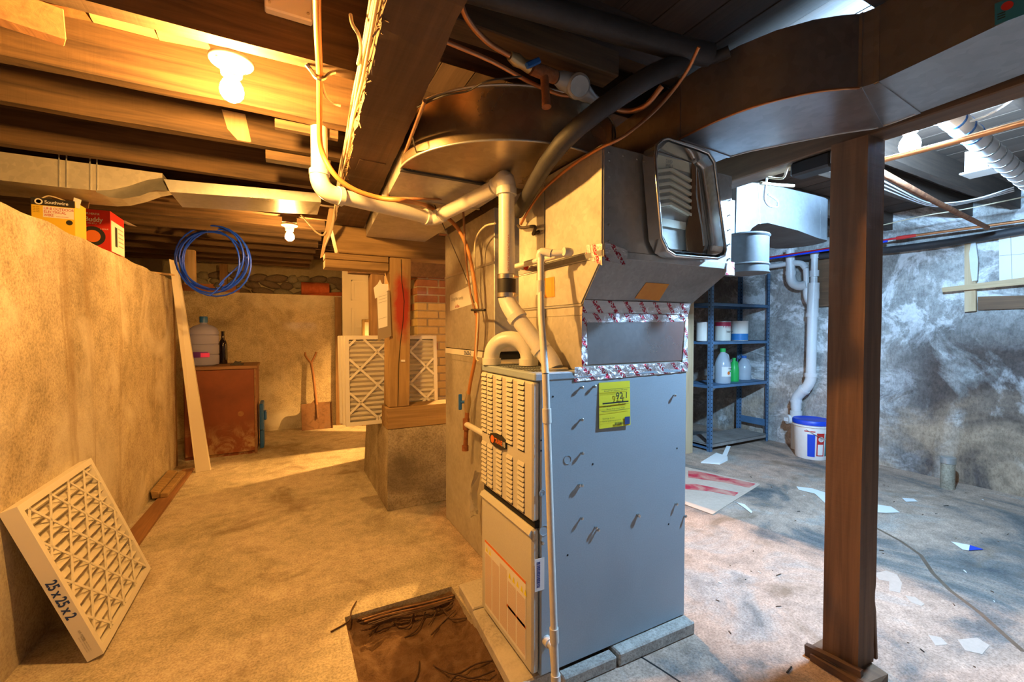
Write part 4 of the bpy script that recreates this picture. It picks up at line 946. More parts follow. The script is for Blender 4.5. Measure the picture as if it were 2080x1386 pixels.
# gas line
go = [PZ(643, -30, 1.97), PZ(645, 60, 1.97), PZ(649, 150, 1.972), PZ(649, 230, 1.945), PZ(652, 300, 1.88), PZ(676, 350, 1.80), PZ(715, 383, 1.755), PZ(770, 402, 1.735), PZ(830, 409, 1.73), PX(880, 424, .66), PX(925, 458, .76), PX(951, 510, .82), PX(966, 590, .85), PX(970, 650, .862), PX(966, 720, .865), PX(956, 775, .865), PX(952, 800, .865)]
tag(MB().tube(go, .0095, 12, 5).build('gas_line', 'orange_tube', None, smooth=60), 'thick orange flexible gas tube looping down to the furnace valve', 'tube')
vs0 = thing('gas_valve', 'brass shut-off with blue handle on rusty pipe beside the furnace', 'valve', PX(948, 915, .865))
g0, g1, g2 = PX(951, 798, .865), PX(949, 836, .865), PX(945, 912, .865)
MB().tube([g0+V((0, 0, .01)), g0, g0-V((0, 0, .012)), g1*.5+g0*.5, g1, g1-V((0, 0, .006))], [.010, .014, .012, .019, .014, .012], 12).build('valve_body', 'brass', vs0, smooth=40)
hb = (g0+g1)/2; hd = V((-.035, .02, 0))
MB().tube([hb, hb+hd*.9], .008, 10).build('valve_stem', 'blue_plastic', vs0)
MB().beam(hb+hd+V((0, 0, -.042)), hb+hd+V((0, 0, .042)), .018, .012).build('lever_handle', 'blue_plastic', vs0, bev=.003)
MB().tube([g1, g2], .0125, 14).build('drip_leg', 'rust', vs0, smooth=40)
MB().tube([g2+V((0, 0, .018)), g2-V((0, 0, .01))], .018, 14).build('pipe_cap', 'rust', vs0, smooth=40)
tz = PX(947, 862, .865)
MB().tube([tz-V((0, 0, .03)), tz+V((0, 0, .03))], .0185, 14).build('tee', 'rust', vs0, smooth=40)
ex = V((.80, 1.66, tz.z-.02))
MB().tube([tz, V((tz.x-.01, 1.80, tz.z)), V((.86, 1.76, tz.z-.003)), V((.86, 1.648, tz.z-.012))], .0155, 14).build('stub_pipe', 'pvc', vs0, smooth=40)
# line set along the plenum
cl_ = [PZ(1420, 95, 2.02), PZ(1392, 150, 1.98), PY(1340, 215, 1.0), PY(1270, 275, 1.04), PX(1215, 303, .90), PX(1160, 338, .895), PX(1105, 385, .89), PX(1075, 425, .888), PX(1058, 456, .886)]
tag(MB().tube(cl_, .0055, 10, 5).build('refrigerant_tube', 'copper', None, smooth=60), 'thin copper tube running down the upper edge of the plenum', 'tube')
tag(MB().tube([PX(1052, 458, .886), PX(1060, 463, .886), PX(1085, 460, .886), PX(1086, 468, .89), PX(1083, 476, .90), PX(1095, 470, .908)], .0065, 10, 5).build('refrigerant_tube', 'cable_dark', None, smooth=60), 'dark crooked stub of tube ending against the plenum side', 'tube')
# brown hard tube
bt = [PZ(863, 205, 1.86), PZ(800, 370, 1.855), PZ(788, 402, 1.80), PZ(800, 402, 1.795), PZ(860, 404, 1.79), PX(925, 405, .75), PX(936, 410, .765), PX(941, 430, .78), PX(946, 520, .81), PX(955, 590, .84), PX(966, 640, .855)]
tag(MB().tube(bt, .0055, 10, 4).build('control_tube', 'cable_brown', None, smooth=60), 'brown tube bent square above the return air box', 'tube')
tag(MB().tube([PX(1006, 454, .83), PX(985, 460, .835), PX(969, 480, .84), PX(964, 510, .845), PX(965, 600, .85), PX(971, 640, .852), PX(967, 720, .855), PX(972, 735, .85)], .0045, 8, 5).build('control_cable', 'cable', None, smooth=60), 'cream cable hanging with the tubes by the return air box', 'cable')
tag(MB().tube([PZ(838, 275, 1.86), PZ(846, 310, 1.83), PX(868, 370, .62), PX(886, 425, .66), PX(915, 490, .74), PX(945, 560, .83), PX(963, 615, .846)], .0025, 6, 5).build('thermostat_wire', 'cable_dark', None), 'loose dark wire dangling from the girder to the tubes', 'wire')
tag(MB().tube([PX(958, 630, .838), PX(985, 630, .838)], .006, 8).build('cable_tie', 'rubber', None), 'black tie binding the tubes beside the furnace', 'tie')
tag(MB().tube([PZ(848, 218, 1.868), PZ(900, 195, 1.86), PZ(950, 185, 1.86), PZ(990, 165, 1.86), PZ(1060, 155, 1.88)], .0025, 6, 5).build('thermostat_wire', 'cable_dark'), 'thin dark wire crossing in front of the half-round elbow', 'wire')
# black drain pipes
k0 = PY(1052, 432, 1.6); k0.x = min(k0.x, .875)
bp_ = [k0, PY(1140, 292, 1.14), PY(1300, 168, .97), PZ(1385, 128, 2.035)]
tag(MB().tube(bp_, [.026, .028, .03, .03], 16, 4).build('drain_pipe', 'blackpipe', None, smooth=60), 'black iron pipe slanting down beside the plenum', 'pipe')
tag(MB().tube([PZ(940, -30, 2.05), PZ(1240, 58, 2.06), PZ(1385, 100, 2.06), PZ(1440, 112, 2.06)], .033, 16).build('drain_pipe', 'blackpipe', None, smooth=60), 'thick black iron pipe running under the joists at the top centre', 'pipe')
tag(MB().tube([PZ(1415, 115, 2.06), PZ(1445, 118, 2.058), PZ(1465, 112, 2.062), PZ(1482, 104, 2.066)], .018, 12, 4).build('drain_pipe', 'blackpipe', None, smooth=60), 'smaller black pipe curving towards the supply duct', 'pipe')
# water meter run on its board
tag(MB().box(.40, .955, 1.085, 1.165, 2.02, 2.098).build('nailer_board', 'joist', None, bev=.003), 'short plank lit orange above the water meter', 'board')
wm = thing('water_meter', 'grey water meter with rusty tee and blue tap under the joists', 'meter', PZ(1120, 150, 1.965))
mz = 1.962; w0, w1, w2, w3, w4 = PZ(1035, 113, mz), PZ(1062, 130, mz), PZ(1105, 148, mz), PZ(1160, 170, mz), PZ(1213, 206, mz)
MB().tube([w0, w0*.5+w1*.5, w1, w1*.7+w2*.3], [.012, .018, .014, .018], 12).build('union', 'brass', wm, smooth=40)
MB().tube([w1*.6+w2*.4, w2*1.0, w2*.6+w3*.4], .019, 14).build('rusty_tee', 'rust', wm, smooth=40)
MB().tube([w2, w2-V((0, .01, .07)), w2-V((0, .014, .105))], [.013, .012, .014], 12).build('rusty_nipple', 'rust', wm, smooth=40)
MB().tube([w2*.55+w3*.45, w2*.35+w3*.65, w3, w3*.5+w4*.5, w4*.8+w3*.2, w4], [.018, .026, .03, .026, .016, .014], 16).build('meter_body', 'glass_grey', wm, smooth=40)
mc = w3*.85+w4*.15
MB().lathe([(.0, .05), (.03, .05), (.035, .046), (.037, .03), (.034, .01)], mc, (-.3, -.8, -.45), 24).build('dial', 'glass_grey', wm, smooth=40)
MB().lathe([(.0, .056), (.028, .056), (.028, .05)], mc, (-.3, -.8, -.45), 24).build('dial_lid', 'galv', wm, smooth=40)
hb = w1*.7+w2*.3
MB().tube([hb, hb+V((-.01, -.03, -.012))], .008, 10).build('tap_stem', 'brass', wm)
MB().beam(hb+V((-.03, -.034, -.025)), hb+V((.014, -.034, .004)), .012, .016).build('tap_handle', 'blue_plastic', wm, bev=.003)
tag(MB().tube([PZ(930, -10, 1.98), PZ(950, 40, 1.98), PZ(990, 85, 1.975), w0], .0075, 10, 5).build('water_pipe', 'copper', None, smooth=60), 'copper pipe leading down to the water meter', 'pipe')
tag(MB().tube([w4, PZ(1225, 212, 1.96), PZ(1270, 226, 1.95), PZ(1310, 215, 1.95), PZ(1345, 175, 1.99)], .009, 10, 5).build('water_pipe', 'copper', None, smooth=60), 'bent copper pipe leaving the water meter', 'pipe')
tag(MB().tube([PZ(900, 82, 1.93), PZ(1000, 125, 1.935), PZ(1072, 165, 1.94), PZ(1130, 190, 1.945), PZ(1155, 195, 1.95)], .006, 10, 3).build('water_pipe', 'copper', None, smooth=60), 'thin dull copper pipe passing behind the blue tap', 'pipe')
# ------------------------------------------------------------------ cables along the girder
random.seed(21)
cw = ['cream cable stapled highest along the rough girder edge', 'cream cable second along the rough girder edge', 'cream cable third along the rough girder edge', 'cream cable lowest along the rough girder edge']
for k in range(4):
    pts = []
    for i in range(12):
        y = .75+i*.165; pts.append(V((gl(y)-.009-.003*(k % 2), y, 1.905+k*.02+.010*math.sin(i*1.7+k*2))))
    pts += [V((gl(2.6)-.012, 2.62, 1.90+k*.01)), V((gl(2.75)-.02, 2.75, 1.85-.01*k)), V((.245-.006*k, 2.88, 1.76-.015*k))]
    tag(MB().tube(pts, .0045, 7, 3).build('house_cable', 'cable', None, smooth=60), cw[k], 'cable', 'cables along the girder')
tag(MB().tube([PZ(652, 160, 1.99), PZ(660, 190, 1.97), PZ(672, 207, 1.965), PZ(692, 215, 1.96)], .0045, 7, 5).build('house_cable', 'cable'), 'short loop of cream cable below the pipe strap', 'cable')
tag(MB().tube([PZ(712, 30, 1.985), PZ(716, 50, 1.955), PZ(728, 70, 1.935), PZ(733, 100, 1.93), PZ(727, 130, 1.93)], .0045, 7, 5).build('house_cable', 'cable'), 'cream cable bent over the girder edge at the top', 'cable')
st = MB(); st.tube([PZ(622, 131, 1.998), PZ(632, 143, 1.985), PZ(642, 157, 1.958), PZ(655, 160, 1.958), PZ(668, 150, 1.985), PZ(680, 146, 1.998)], .006, 6, 4)
tag(st.build('pipe_strap', 'steel'), 'bent metal strap holding the orange tube to the joist', 'strap')
tag(MB().hexa([PY(650, 525, 2.93), PY(656, 522, 2.93), PY(656, 522, 2.95), PY(650, 525, 2.95)], [PY(668, 425, 2.90), PY(684, 425, 2.90), PY(684, 425, 2.935), PY(668, 425, 2.935)]).build('wood_splinter', 'pale_z', None), 'pointed sliver of wood hanging at the girder end', 'wood')
tag(MB().tube([PZ(612, 437, 1.985), PY(628, 455, 2.92), PY(640, 470, 2.9), PY(655, 478, 2.9), PY(662, 470, 2.9)], .005, 7, 5).build('house_cable', 'cable'), 'cream cable sagging from the far lamp to the girder end', 'cable')
# junction box cover
jb = [PY(a, c, 1.412) for a, c in ((538, -12), (634, 3), (632, 58), (540, 20))]
jx = thing('junction_box', 'square cream junction box cover on the nearest joist', 'box', (.02, 1.41, 2.1))
MB().box(-.036, .084, 1.385, 1.413, 2.094, 2.206).build('cover_plate', 'white', jx, bev=.004)
for a in (-.024, .072): MB().lathe([(.004, 0), (.004, .002), (0, .003)], (a, 1.385, 2.112), (0, -1, 0), 8).build('screw', 'steel', jx)
# odd boards between the left joists
tag(MB().box(-1.2, -.335, 1.45+.03, 1.62, 1.99, 2.03).build('plank', 'brown_board', None, bev=.003) if False else MB().beam(PZ(-120, -28, 1.975), PZ(130, 57, 1.985), .045, .075, (0, 0, 1)).build('plank', 'brown_board', None, bev=.002), 'red-brown plank end sticking in at the upper left corner', 'board')
tag(MB().prism([PY(a, c, 2.162) for a, c in ((450, 222), (498, 232), (510, 287), (508, 289), (482, 284), (462, 262))], (0, .02, 0)).build('bridging_board', 'pale_z', None), 'short bridging board nailed to the joist behind the near bulb', 'board')
tag(MB().box(-.06, .2, 2.175, 2.225, 1.955, 1.992).build('nailer_strip', 'joist', None), 'short strip nailed under a joist left of the white vent pipe', 'board')
tag(MB().box(-.02, .2, 1.86, 1.885, 1.968, 2.0).build('nailer_strip', 'joist', None), 'thin strip along the joist below the near bulb', 'board')
# flat duct under the joists at the left
ld = thing('branch_duct', 'flat galvanised branch duct under the left joists above the boxes', 'duct', (-.7, 2.8, 1.9))
LY = 2.75
mb = MB(); prof = [(-2.2, 1.872), (-1.0, 1.872), (-.80, 1.868), (-.70, 1.876), (-.62, 1.895), (-.555, 1.915), (-.53, 1.912), (.19, 1.944)]
prof = [PY(a, c, LY) for a, c in ((-160, 350), (0, 366), (130, 381), (195, 387), (225, 386), (262, 378), (298, 366), (330, 361))]
MB().prism([V((q.x, LY, q.z)) for q in prof]+[V((prof[-1].x, LY, 1.995)), V((prof[0].x, LY, 1.995))], (0, .3, 0)).build('wide_section', 'galv_tan', ld)
# turned-out bottom: curved lip towards the room
lp_ = [PY(a, c, LY-.06) for a, c in ((195, 390), (222, 401), (250, 404), (285, 398), (315, 386), (345, 388))]
m3 = MB(); top_ = [PY(a, c, LY) for a, c in ((195, 387), (225, 386), (262, 378), (298, 366), (330, 361), (345, 388))]
m3.add(lp_+top_, [(i, i+1, 7+i, 6+i) for i in range(5)]); m3.build('transition', 'galv', ld, smooth=50)
MB().hexa([PY(345, 390, LY-.04), PY(652, 411, LY-.04), PY(652, 411, LY-.04)+V((0, .3, 0)), PY(345, 390, LY-.04)+V((0, .3, 0))], [PY(333, 364, LY-.04), PY(652, 393, LY-.04), PY(652, 393, LY-.04)+V((0, .3, 0)), PY(333, 364, LY-.04)+V((0, .3, 0))]).build('narrow_section', 'galv', ld)
for x in (120, 135, 183, 197): MB().beam(PY(x, 300, LY-.003), PY(x, 386 if x > 150 else 380, LY-.003), .004, .004, (0, 1, 0)).build('seam', 'galv', ld)

for k, (pts, m_, lb_) in enumerate((([(70, 8), (176, 30), (186, 44), (78, 22)], 'brown_board', 'red-brown blocking piece above the nearest joist at the upper left'), ([(182, 27), (312, 60), (322, 80), (190, 46)], 'pale_x', 'orange blocking piece above the nearest joist'), ([(318, 63), (420, 87), (428, 102), (324, 82)], 'pale_x', 'orange blocking piece left of the near lampholder'))):
    tag(MB().prism([PY(a, c, 1.802) for a, c in pts], (0, -.018, 0)).build('blocking_board', m_), lb_, 'board')
# ================================================================== AIR FILTERS
def make_filter(name, label, mat4, W=.635, H=.625, T=.048, npl=15, group=None, detail=True, step=.158, s=.0075, lettering=True, letter_side='left'):
    t = thing(name, label, 'filter', mat4.to_translation(), mat4.to_3x3(), group)
    b = .026
    MB().box(0, W, 0, b, 0, T).box(0, W, H-b, H, 0, T).box(0, b, b, H-b, 0, T).box(W-b, W, b, H-b, 0, T).box(b, W-b, b, H-b, 0, .003).build('card_frame', 'card_white', t, local=True)
    if detail:
        m = MB(); vs = []; n = npl*2
        for i in range(n+1):
            y = b+(H-2*b)*i/n; z = T-.006 if i % 2 else .008
            vs += [(b, y, z), (W-b, y, z)]
        m.add(vs, [(2*i, 2*i+1, 2*i+3, 2*i+2) for i in range(n)]); m.build('pleated_media', 'filter_media', t, local=True)
        z0 = T-.002
        def clip(a, c):   # line y = a + c*x inside the frame
            pts = []
            for x in (b, W-b):
                y = a+c*x
                if b <= y <= H-b: pts.append((x, y))
            for y in (b, H-b):
                x = (y-a)/c
                if b < x < W-b: pts.append((x, y))
            return pts[:2] if len(pts) >= 2 else None
        c = 1.0
        for sgn in (1, -1):
            for k in range(-6, 12):
                a = k*step+(.06 if sgn > 0 else .02)
                q = clip(a, sgn*c) if sgn > 0 else clip(a+.0, -c)
                if q and (V(q[0])-V(q[1])).length > .05:
                    MB().beam((q[0][0], q[0][1], z0), (q[1][0], q[1][1], z0), s*1.3, .003, (0, 0, 1)).build('lattice_strip', 'card_white', t, local=True)
    return t
def place(o, xd, yd):       # local x, y (and z = x cross y)
    m = frame(xd, yd).to_4x4(); m.translation = V(o); return m
# the leaning one: its near edge carries the lettering
upv = V((-.215, 0, .587)).normalized(); nrm_ = V((.587, 0, .215)).normalized()
mf = place(V((-.60, 2.095, .002))-nrm_*.048+V((0, 0, .018)), (0, 1, 0), upv)
fl1 = make_filter('air_filter', 'white pleated air filter leaning against the left wall', mf, W=.65)
m4 = ORG[fl1.name]; R_ = m4.to_3x3()
def edge(s, size, up_, across, **k): text(s, size, m4 @ V((-.0003, up_, across)), R_ @ V((0, -1, 0)), R_ @ V((0, 0, 1)), k.pop('mat', 'ink_blue'), fl1, off=.0006, **k)
edge('25 x 25 x 2', .042, .335, .011, bold=.0012, sx=.82)
edge('AIR FILTER', .010, .125, .020, mat='ink_grey')
for k in range(3): edge('pleated panel - install in direction of flow', .005, .10, .016+.006*k-.004, mat='ink_grey', sx=.8)
# stack standing on the pier behind the post
lab3 = ['foremost white air filter of the stack behind the pier post', 'middle white air filter of the stack behind the pier post', 'hindmost white air filter of the stack behind the pier post']
for k in range(3):
    base = V((.375-.013*k, 3.21+.056*k, .547)); lean = V((.012-.02*k, .035+.012*k, .62))
    mm = place(base, (1, .02*k, 0), lean)          # z = x cross y -> -Y
    zd = mm.to_3x3().col[2]
    if k: mm = mm
    make_filter('air_filter', lab3[k], mm, W=.655, detail=(k == 0), step=.235, s=.012, npl=17, group='stack of air filters')
# ================================================================== LEFT WALL THINGS
sw = thing('cable_box', 'yellow and black wire carton on the left wall ledge', 'box', (-1.0, 2.9, LT))
bx0, bx1, by0, by1, bz = -1.035, -.884, 2.85, 2.985, 1.833
MB().box(bx0, bx1, by0, by1, LT+.003, bz).build('carton', 'yellow_box', sw, bev=.001)
MB().box(bx0-.0005, bx1+.0005, by0-.001, by0-.0002, bz-.033, bz).build('black_header', 'black_box', sw)
MB().box(bx0+.04, bx1-.004, by0-.001, by0-.0002, bz-.088, bz-.036).build('white_panel', 'paper', sw)
text('Southwire', .021, (bx0+.046, by0-.0012, bz-.024), (1, 0, 0), (0, 0, 1), 'ink_white', sw, bold=.0003, sx=.95)
MB().lathe([(.014, 0), (.014, .0006), (.009, .0006), (.009, 0)], (bx0+.026, by0-.0012, bz-.017), (0, -1, 0), 20).build('ring_emblem', 'ink_white', sw)
for k, s_ in enumerate(('UF-B OUTDOOR', 'ELECTRICAL', 'WIRE')): text(s_, .0165, (bx0+.043, by0-.0012, bz-.052-k*.0155), (1, 0, 0), (0, 0, 1), 'ink_red', sw, bold=.00015, sx=.85)
text('WITH GROUND', .006, (bx0+.085, by0-.0012, bz-.083), (1, 0, 0), (0, 0, 1), 'ink_red', sw)
for k in range(4): text('type UF-B', .0055, (bx0+.006, by0-.0012, bz-.044-k*.008), (1, 0, 0), (0, 0, 1), 'ink_black', sw)
MB().lathe([(.012, 0), (.012, .0006), (0, .0006)], (bx1-.02, by0-.0012, bz-.105), (0, -1, 0), 20).build('hand_hole', 'ink_black', sw)
MB().hexa([(bx0+.02, by1-.004, bz), (bx1+.01, by1-.004, bz), (bx1+.01, by1, bz), (bx0+.02, by1, bz)], [(bx0+.02, by1+.03, bz+.055), (bx1+.006, by1+.03, bz+.055), (bx1+.006, by1+.034, bz+.055), (bx0+.02, by1+.034, bz+.055)]).build('open_flap', 'cardboard', sw)
MB().hexa([(bx1-.012, by0+.01, bz-.025), (bx1+.012, by0+.01, bz-.03), (bx1+.012, by0+.014, bz-.03), (bx1-.012, by0+.014, bz-.025)], [(bx1-.004, by0+.005, bz+.02), (bx1+.022, by0+.005, bz+.012), (bx1+.022, by0+.009, bz+.012), (bx1-.004, by0+.009, bz+.02)]).build('side_tab', 'paper', sw)
MB().tube([V((bx0+.02, by0+.03, bz)), V((bx0+.05, by0+.03, bz+.02)), V((bx0+.09, by0+.04, bz+.012)), V((bx1-.03, by0+.05, bz))], .003, 6, 4).build('wire_end', 'cable', sw)
rx0, rx1, ry0, ry1, rz = -1.02, -.868, 3.28, 3.52, 1.893
rd = thing('heater_box', 'red and white heater carton on the left wall ledge', 'box', (-.95, 3.4, LT))
MB().box(rx0, rx1, ry0, ry1, LT+.003, rz).build('carton', 'red_box', rd, bev=.001)
MB().box(rx1, rx1+.0008, ry0+.01, ry1-.002, LT+.006, rz-.05).build('white_side', 'paper', rd)
text('MR HEATER', .015, (rx0+.043, ry0-.001, rz-.03), (1, 0, 0), (0, 0, 1), 'ink_white', rd, bold=.0004, sx=.8)
text('Buddy', .036, (rx0+.042, ry0-.001, rz-.068), (1, 0, 0), (.15, 0, 1), 'ink_white', rd, bold=.001, sx=.85)
text('4,000 BTU', .011, (rx0+.045, ry0-.001, rz-.082), (1, 0, 0), (0, 0, 1), 'ink_white', rd)
text('3 HOUR', .010, (rx1-.045, ry0-.001, rz-.11), (1, 0, 0), (0, 0, 1), 'ink_white', rd)
MB().lathe([(.055, 0), (.055, .0006), (.034, .0006), (.034, 0)], (rx0+.075, ry0-.001, rz-.15), (0, -1, 0), 28).build('heater_picture', 'ink_black', rd)
MB().lathe([(.034, 0), (.034, .0006), (0, .0006)], (rx0+.075, ry0-.001, rz-.15), (0, -1, 0), 28).build('heater_glow_print', 'ink_orange', rd)
MB().box(rx1+.0009, rx1+.0012, ry0+.07, ry0+.11, rz-.19, rz-.075).build('heater_picture', 'ink_black', rd)
for k in range(5): MB().box(rx1+.0009, rx1+.0012, ry0+.13, ry1-.02, rz-.08-k*.025, rz-.074-k*.025).build('text_line', 'ink_grey', rd)
MB().hexa([(rx1-.04, ry1, rz), (rx1+.005, ry1, rz), (rx1+.005, ry1+.003, rz), (rx1-.04, ry1+.003, rz)], [(rx1, ry1+.08, rz-.012), (rx1+.05, ry1+.06, rz-.02), (rx1+.05, ry1+.063, rz-.02), (rx1, ry1+.083, rz-.012)]).build('open_flap', 'paper', rd)
# boards at the foot of the wall
tag(MB().hexa([(-.845, 2.85, 0), (-.735, 2.85, 0), (-.70, 4.6, 0), (-.78, 4.6, 0)], [(-.845, 2.85, .02), (-.735, 2.85, .02), (-.70, 4.6, .02), (-.78, 4.6, .02)]).build('floor_board', 'brown_board', None, bev=.002), 'long red-brown board lying along the foot of the left wall', 'board')
tag(MB().hexa([(-.835, 3.88, .021), (-.79, 3.88, .021), (-.775, 4.42, .021), (-.83, 4.42, .021)], [(-.85, 3.9, .075), (-.80, 3.88, .06), (-.785, 4.42, .06), (-.845, 4.42, .075)]).build('wood_offcut', 'beam_x', None, bev=.003), 'inner short offcut on the long board by the left wall', 'board')
tag(MB().hexa([(-.788, 3.87, .021), (-.745, 3.87, .021), (-.73, 4.42, .021), (-.774, 4.42, .021)], [(-.788, 3.87, .055), (-.745, 3.87, .05), (-.73, 4.42, .05), (-.774, 4.42, .055)]).build('wood_offcut', 'beam_x', None, bev=.003), 'outer short offcut on the long board by the left wall', 'board')
tag(MB().hexa([PZ(397, 961), PZ(428, 956), PZ(428, 956)+V((.0, .04, 0)), PZ(397, 961)+V((0, .04, 0))], [PX(343, 526, -.845), PX(360, 531, -.80), PX(360, 531, -.80)+V((0, .04, 0)), PX(343, 526, -.845)+V((0, .04, 0))]).build('leaning_board', 'white_board', None, bev=.003), 'tall white board leaning at the end of the left wall', 'board')
tag(MB().prism([(-.96, 4.3, LT+.001), (-.80, 4.45, LT+.001), (-.79, 4.49, LT+.001), (-.95, 4.35, LT+.001)], (0, 0, .014)).build('wood_shim', 'pale_x', None), 'small wedge of pale wood on the end of the left wall', 'wood')
tag(MB().box(-.875, -.853, 4.802, 4.835, 0, 1.64).build('form_board', 'dark_z'), 'dark upright form board at the end of the left wall', 'board')
# cabinet in the recess
cb = thing('cabinet', 'dark red-brown wooden cabinet with worn veneer in the back corner', 'cabinet', (-.54, 5.2, 0))
CX0_, CX1_, CY0_, CY1_, CZ_ = -.835, -.232, 4.95, 5.5, .868
MB().box(CX0_+.01, CX1_-.012, CY0_+.02, CY1_, .0, CZ_-.03).build('body', 'cabinet', cb)
MB().box(CX0_-.01, CX1_, CY0_-.01, CY1_, CZ_-.03, CZ_).build('top_board', 'cabinet_top', cb, bev=.004)
MB().box(CX0_+.018, CX1_-.03, CY0_, CY0_+.02, .03, CZ_-.034).build('door', 'cabinet', cb, bev=.002)
MB().box(CX1_-.028, CX1_-.012, CY0_+.004, CY0_+.02, .0, CZ_-.032).build('side_stile', 'cabinet_top', cb)
MB().lathe([(.026, 0), (.022, .002), (.012, .0015), (0, .0015)], PY(489, 841, CY0_), (0, -1, 0), 16).build('missing_knob_mark', 'brown_board', cb)
jg = thing('water_bottle', 'big clear blue five-gallon water bottle on the cabinet', 'bottle', (-.69, 5.17, CZ_+.001))
MB().lathe([(.0, 0), (.10, .0), (.122, .012), (.125, .03), (.125, .10), (.118, .108), (.125, .116), (.125, .20), (.118, .208), (.125, .216), (.125, .29), (.118, .298), (.125, .306), (.125, .33), (.11, .365), (.075, .39), (.04, .40), (.03, .41), (.03, .455), (.0, .455)], (-.69, 5.17, CZ_+.001), (0, 0, 1), 32).build('bottle_shell', 'bottle_blue', jg, smooth=40)
MB().lathe([(.034, .42), (.034, .475), (.03, .48), (0, .48)], (-.69, 5.17, CZ_+.001), (0, 0, 1), 20).build('cap', 'blue_plastic', jg, smooth=40)
M['bottle_label'] = plain('bottle_label', (.12, .03, .3), .5); M['pink'] = plain('pink_print', (.8, .05, .35), .5)
m5 = MB(); vs = []
for k in range(13):
    a = math.radians(-165+k*8); vs += [V((-.69+.127*math.cos(a), 5.17+.127*math.sin(a), CZ_+.085+h)) for h in (0, .055)]
m5.add(vs, [(2*i, 2*i+2, 2*i+3, 2*i+1) for i in range(12)]); m5.build('paper_label', 'bottle_label', jg)
m5 = MB(); vs = []
for k in range(5):
    a = math.radians(-95+k*8); vs += [V((-.69+.1275*math.cos(a), 5.17+.1275*math.sin(a), CZ_+.088+h)) for h in (0, .04)]
m5.add(vs, [(2*i, 2*i+2, 2*i+3, 2*i+1) for i in range(4)]); m5.build('label_print', 'pink', jg)
tag(MB().lathe([(0, 0), (.036, 0), (.038, .01), (.038, .19), (.03, .23), (.015, .26), (.014, .32), (.016, .325), (.016, .335), (0, .335)], (-.555, 5.37, CZ_+.001), (0, 0, 1), 20).build('wine_bottle', 'bottle_dark', None, smooth=40, ) , 'slim dark glass bottle behind the water bottle', 'bottle') 
hs = tag(MB().box(-.47, -.36, 5.10, 5.16, CZ_+.001, CZ_+.012).prism([(-.45, 5.11, CZ_+.012), (-.38, 5.11, CZ_+.012), (-.40, 5.11, CZ_+.03), (-.43, 5.11, CZ_+.04)], (0, .03, 0)).tube([(-.44, 5.12, CZ_+.02), (-.38, 5.14, CZ_+.03)], .006, 8).build('metal_clamp', 'blackpipe'), 'small dark metal clamp lying on the cabinet top', 'clamp')
bb = thing('blue_jug', 'blue plastic container tucked behind the right side of the cabinet', 'container', (-.17, 5.5, 0))
MB().box(-.228, -.19, 5.12, 5.4, .19, .46).box(-.19, -.165, 5.18, 5.3, .28, .37).box(-.226, -.19, 5.14, 5.38, .0, .19).build('container_body', 'blue_plastic', bb, bev=.008)
# shovel
so_ = thing('shovel', 'square-mouth shovel with wooden handle leaning against the back wall', 'shovel', (.33, 5.8, 0))
sb0, sb1 = PZ(616, 873), PZ(676, 869)
bl_ = [PY(a, c, 5.80) for a, c in ((613, 874), (676, 868), (675, 818), (648, 820), (640, 815), (632, 822), (612, 824))]
bl_[0].z = bl_[1].z = .002
m6 = MB(); cen = sum(bl_, V((0, 0, 0)))/len(bl_)
m6.prism([p+V((0, .10*p.z/.35, 0)) for p in bl_], (0, .004, 0)); m6.build('blade', 'shovel_steel', so_)
for a in (-1, 1): m6 = MB(); q = bl_[0] if a < 0 else bl_[1]; q2 = bl_[-1] if a < 0 else bl_[2]; m6.prism([q, q2+V((0, .10*q2.z/.35, 0)), q2+V((0, .10*q2.z/.35-.02, 0)), q+V((0, -.02, 0))], (a*-.003, 0, 0)); m6.build('blade_side', 'shovel_steel', so_)
s0, s1, s2 = PY(643, 822, 5.89), PY(636, 760, 5.93), PY(632, 738, 5.95)
MB().tube([PY(645, 850, 5.82), s0, PY(640, 800, 5.91)], [.010, .016, .018], 10).build('socket', 'shovel_steel', so_, smooth=40)
MB().tube([s0, s1, s2], .0165, 12).build('shaft', 'shovel_wood', so_, smooth=40)
MB().tube([s2, PY(621, 724, 5.96), PY(620, 716, 5.965)], .012, 8, 3).build('handle_fork', 'shovel_wood', so_, smooth=40)
MB().tube([s2, PY(640, 722, 5.96), PY(642, 715, 5.965)], .012, 8, 3).build('handle_fork', 'shovel_wood', so_, smooth=40)
# door, shadow strip and mirror against the back wall
DY = 5.93
dp = thing('panel_door', 'white panelled door leaning upright against the back wall', 'door', (.9, DY, 0))
dx0, dx1 = PY(696, 700, DY).x, PY(696, 700, DY).x+.76; dzt = PY(700, 546, DY).z
MB().box(dx0, dx1, DY, DY+.035, .002, dzt).build('slab', 'white', dp, bev=.003)
for zc0, zc1 in ((1.60, 1.86), (1.12, 1.50), (.70, 1.02), (.2, .6)):
    for xa in (dx0+.11, dx0+.42):
        fr = MB()
        for (a, b_, c, e) in ((xa, xa+.24, zc0, zc0+.012), (xa, xa+.24, zc1-.012, zc1), (xa, xa+.012, zc0, zc1), (xa+.228, xa+.24, zc0, zc1)): fr.box(a, b_, DY-.006, DY, c, e)
        fr.box(xa+.04, xa+.20, DY-.004, DY, zc0+.04, zc1-.04)
        fr.build('panel', 'white', dp)
tag(MB().box(dx0-.085, dx0-.008, 5.955, 5.99, 0, 1.64).build('door_shadow_strip', 'dark_z'), 'dark upright strip standing in for the white door shadow on the back wall', 'board')  # solid brown strip where the door only casts a shadow
mr = thing('picture_frame', 'gold-edged frame standing in front of the white door', 'frame', (1.0, 5.7, 0))
mx, mzt = PY(735, 650, 5.75).x, PY(745, 649, 5.75).z
MB().box(mx+.03, mx+.6, 5.755, 5.765, .03, mzt-.03).build('backing', 'white', mr)
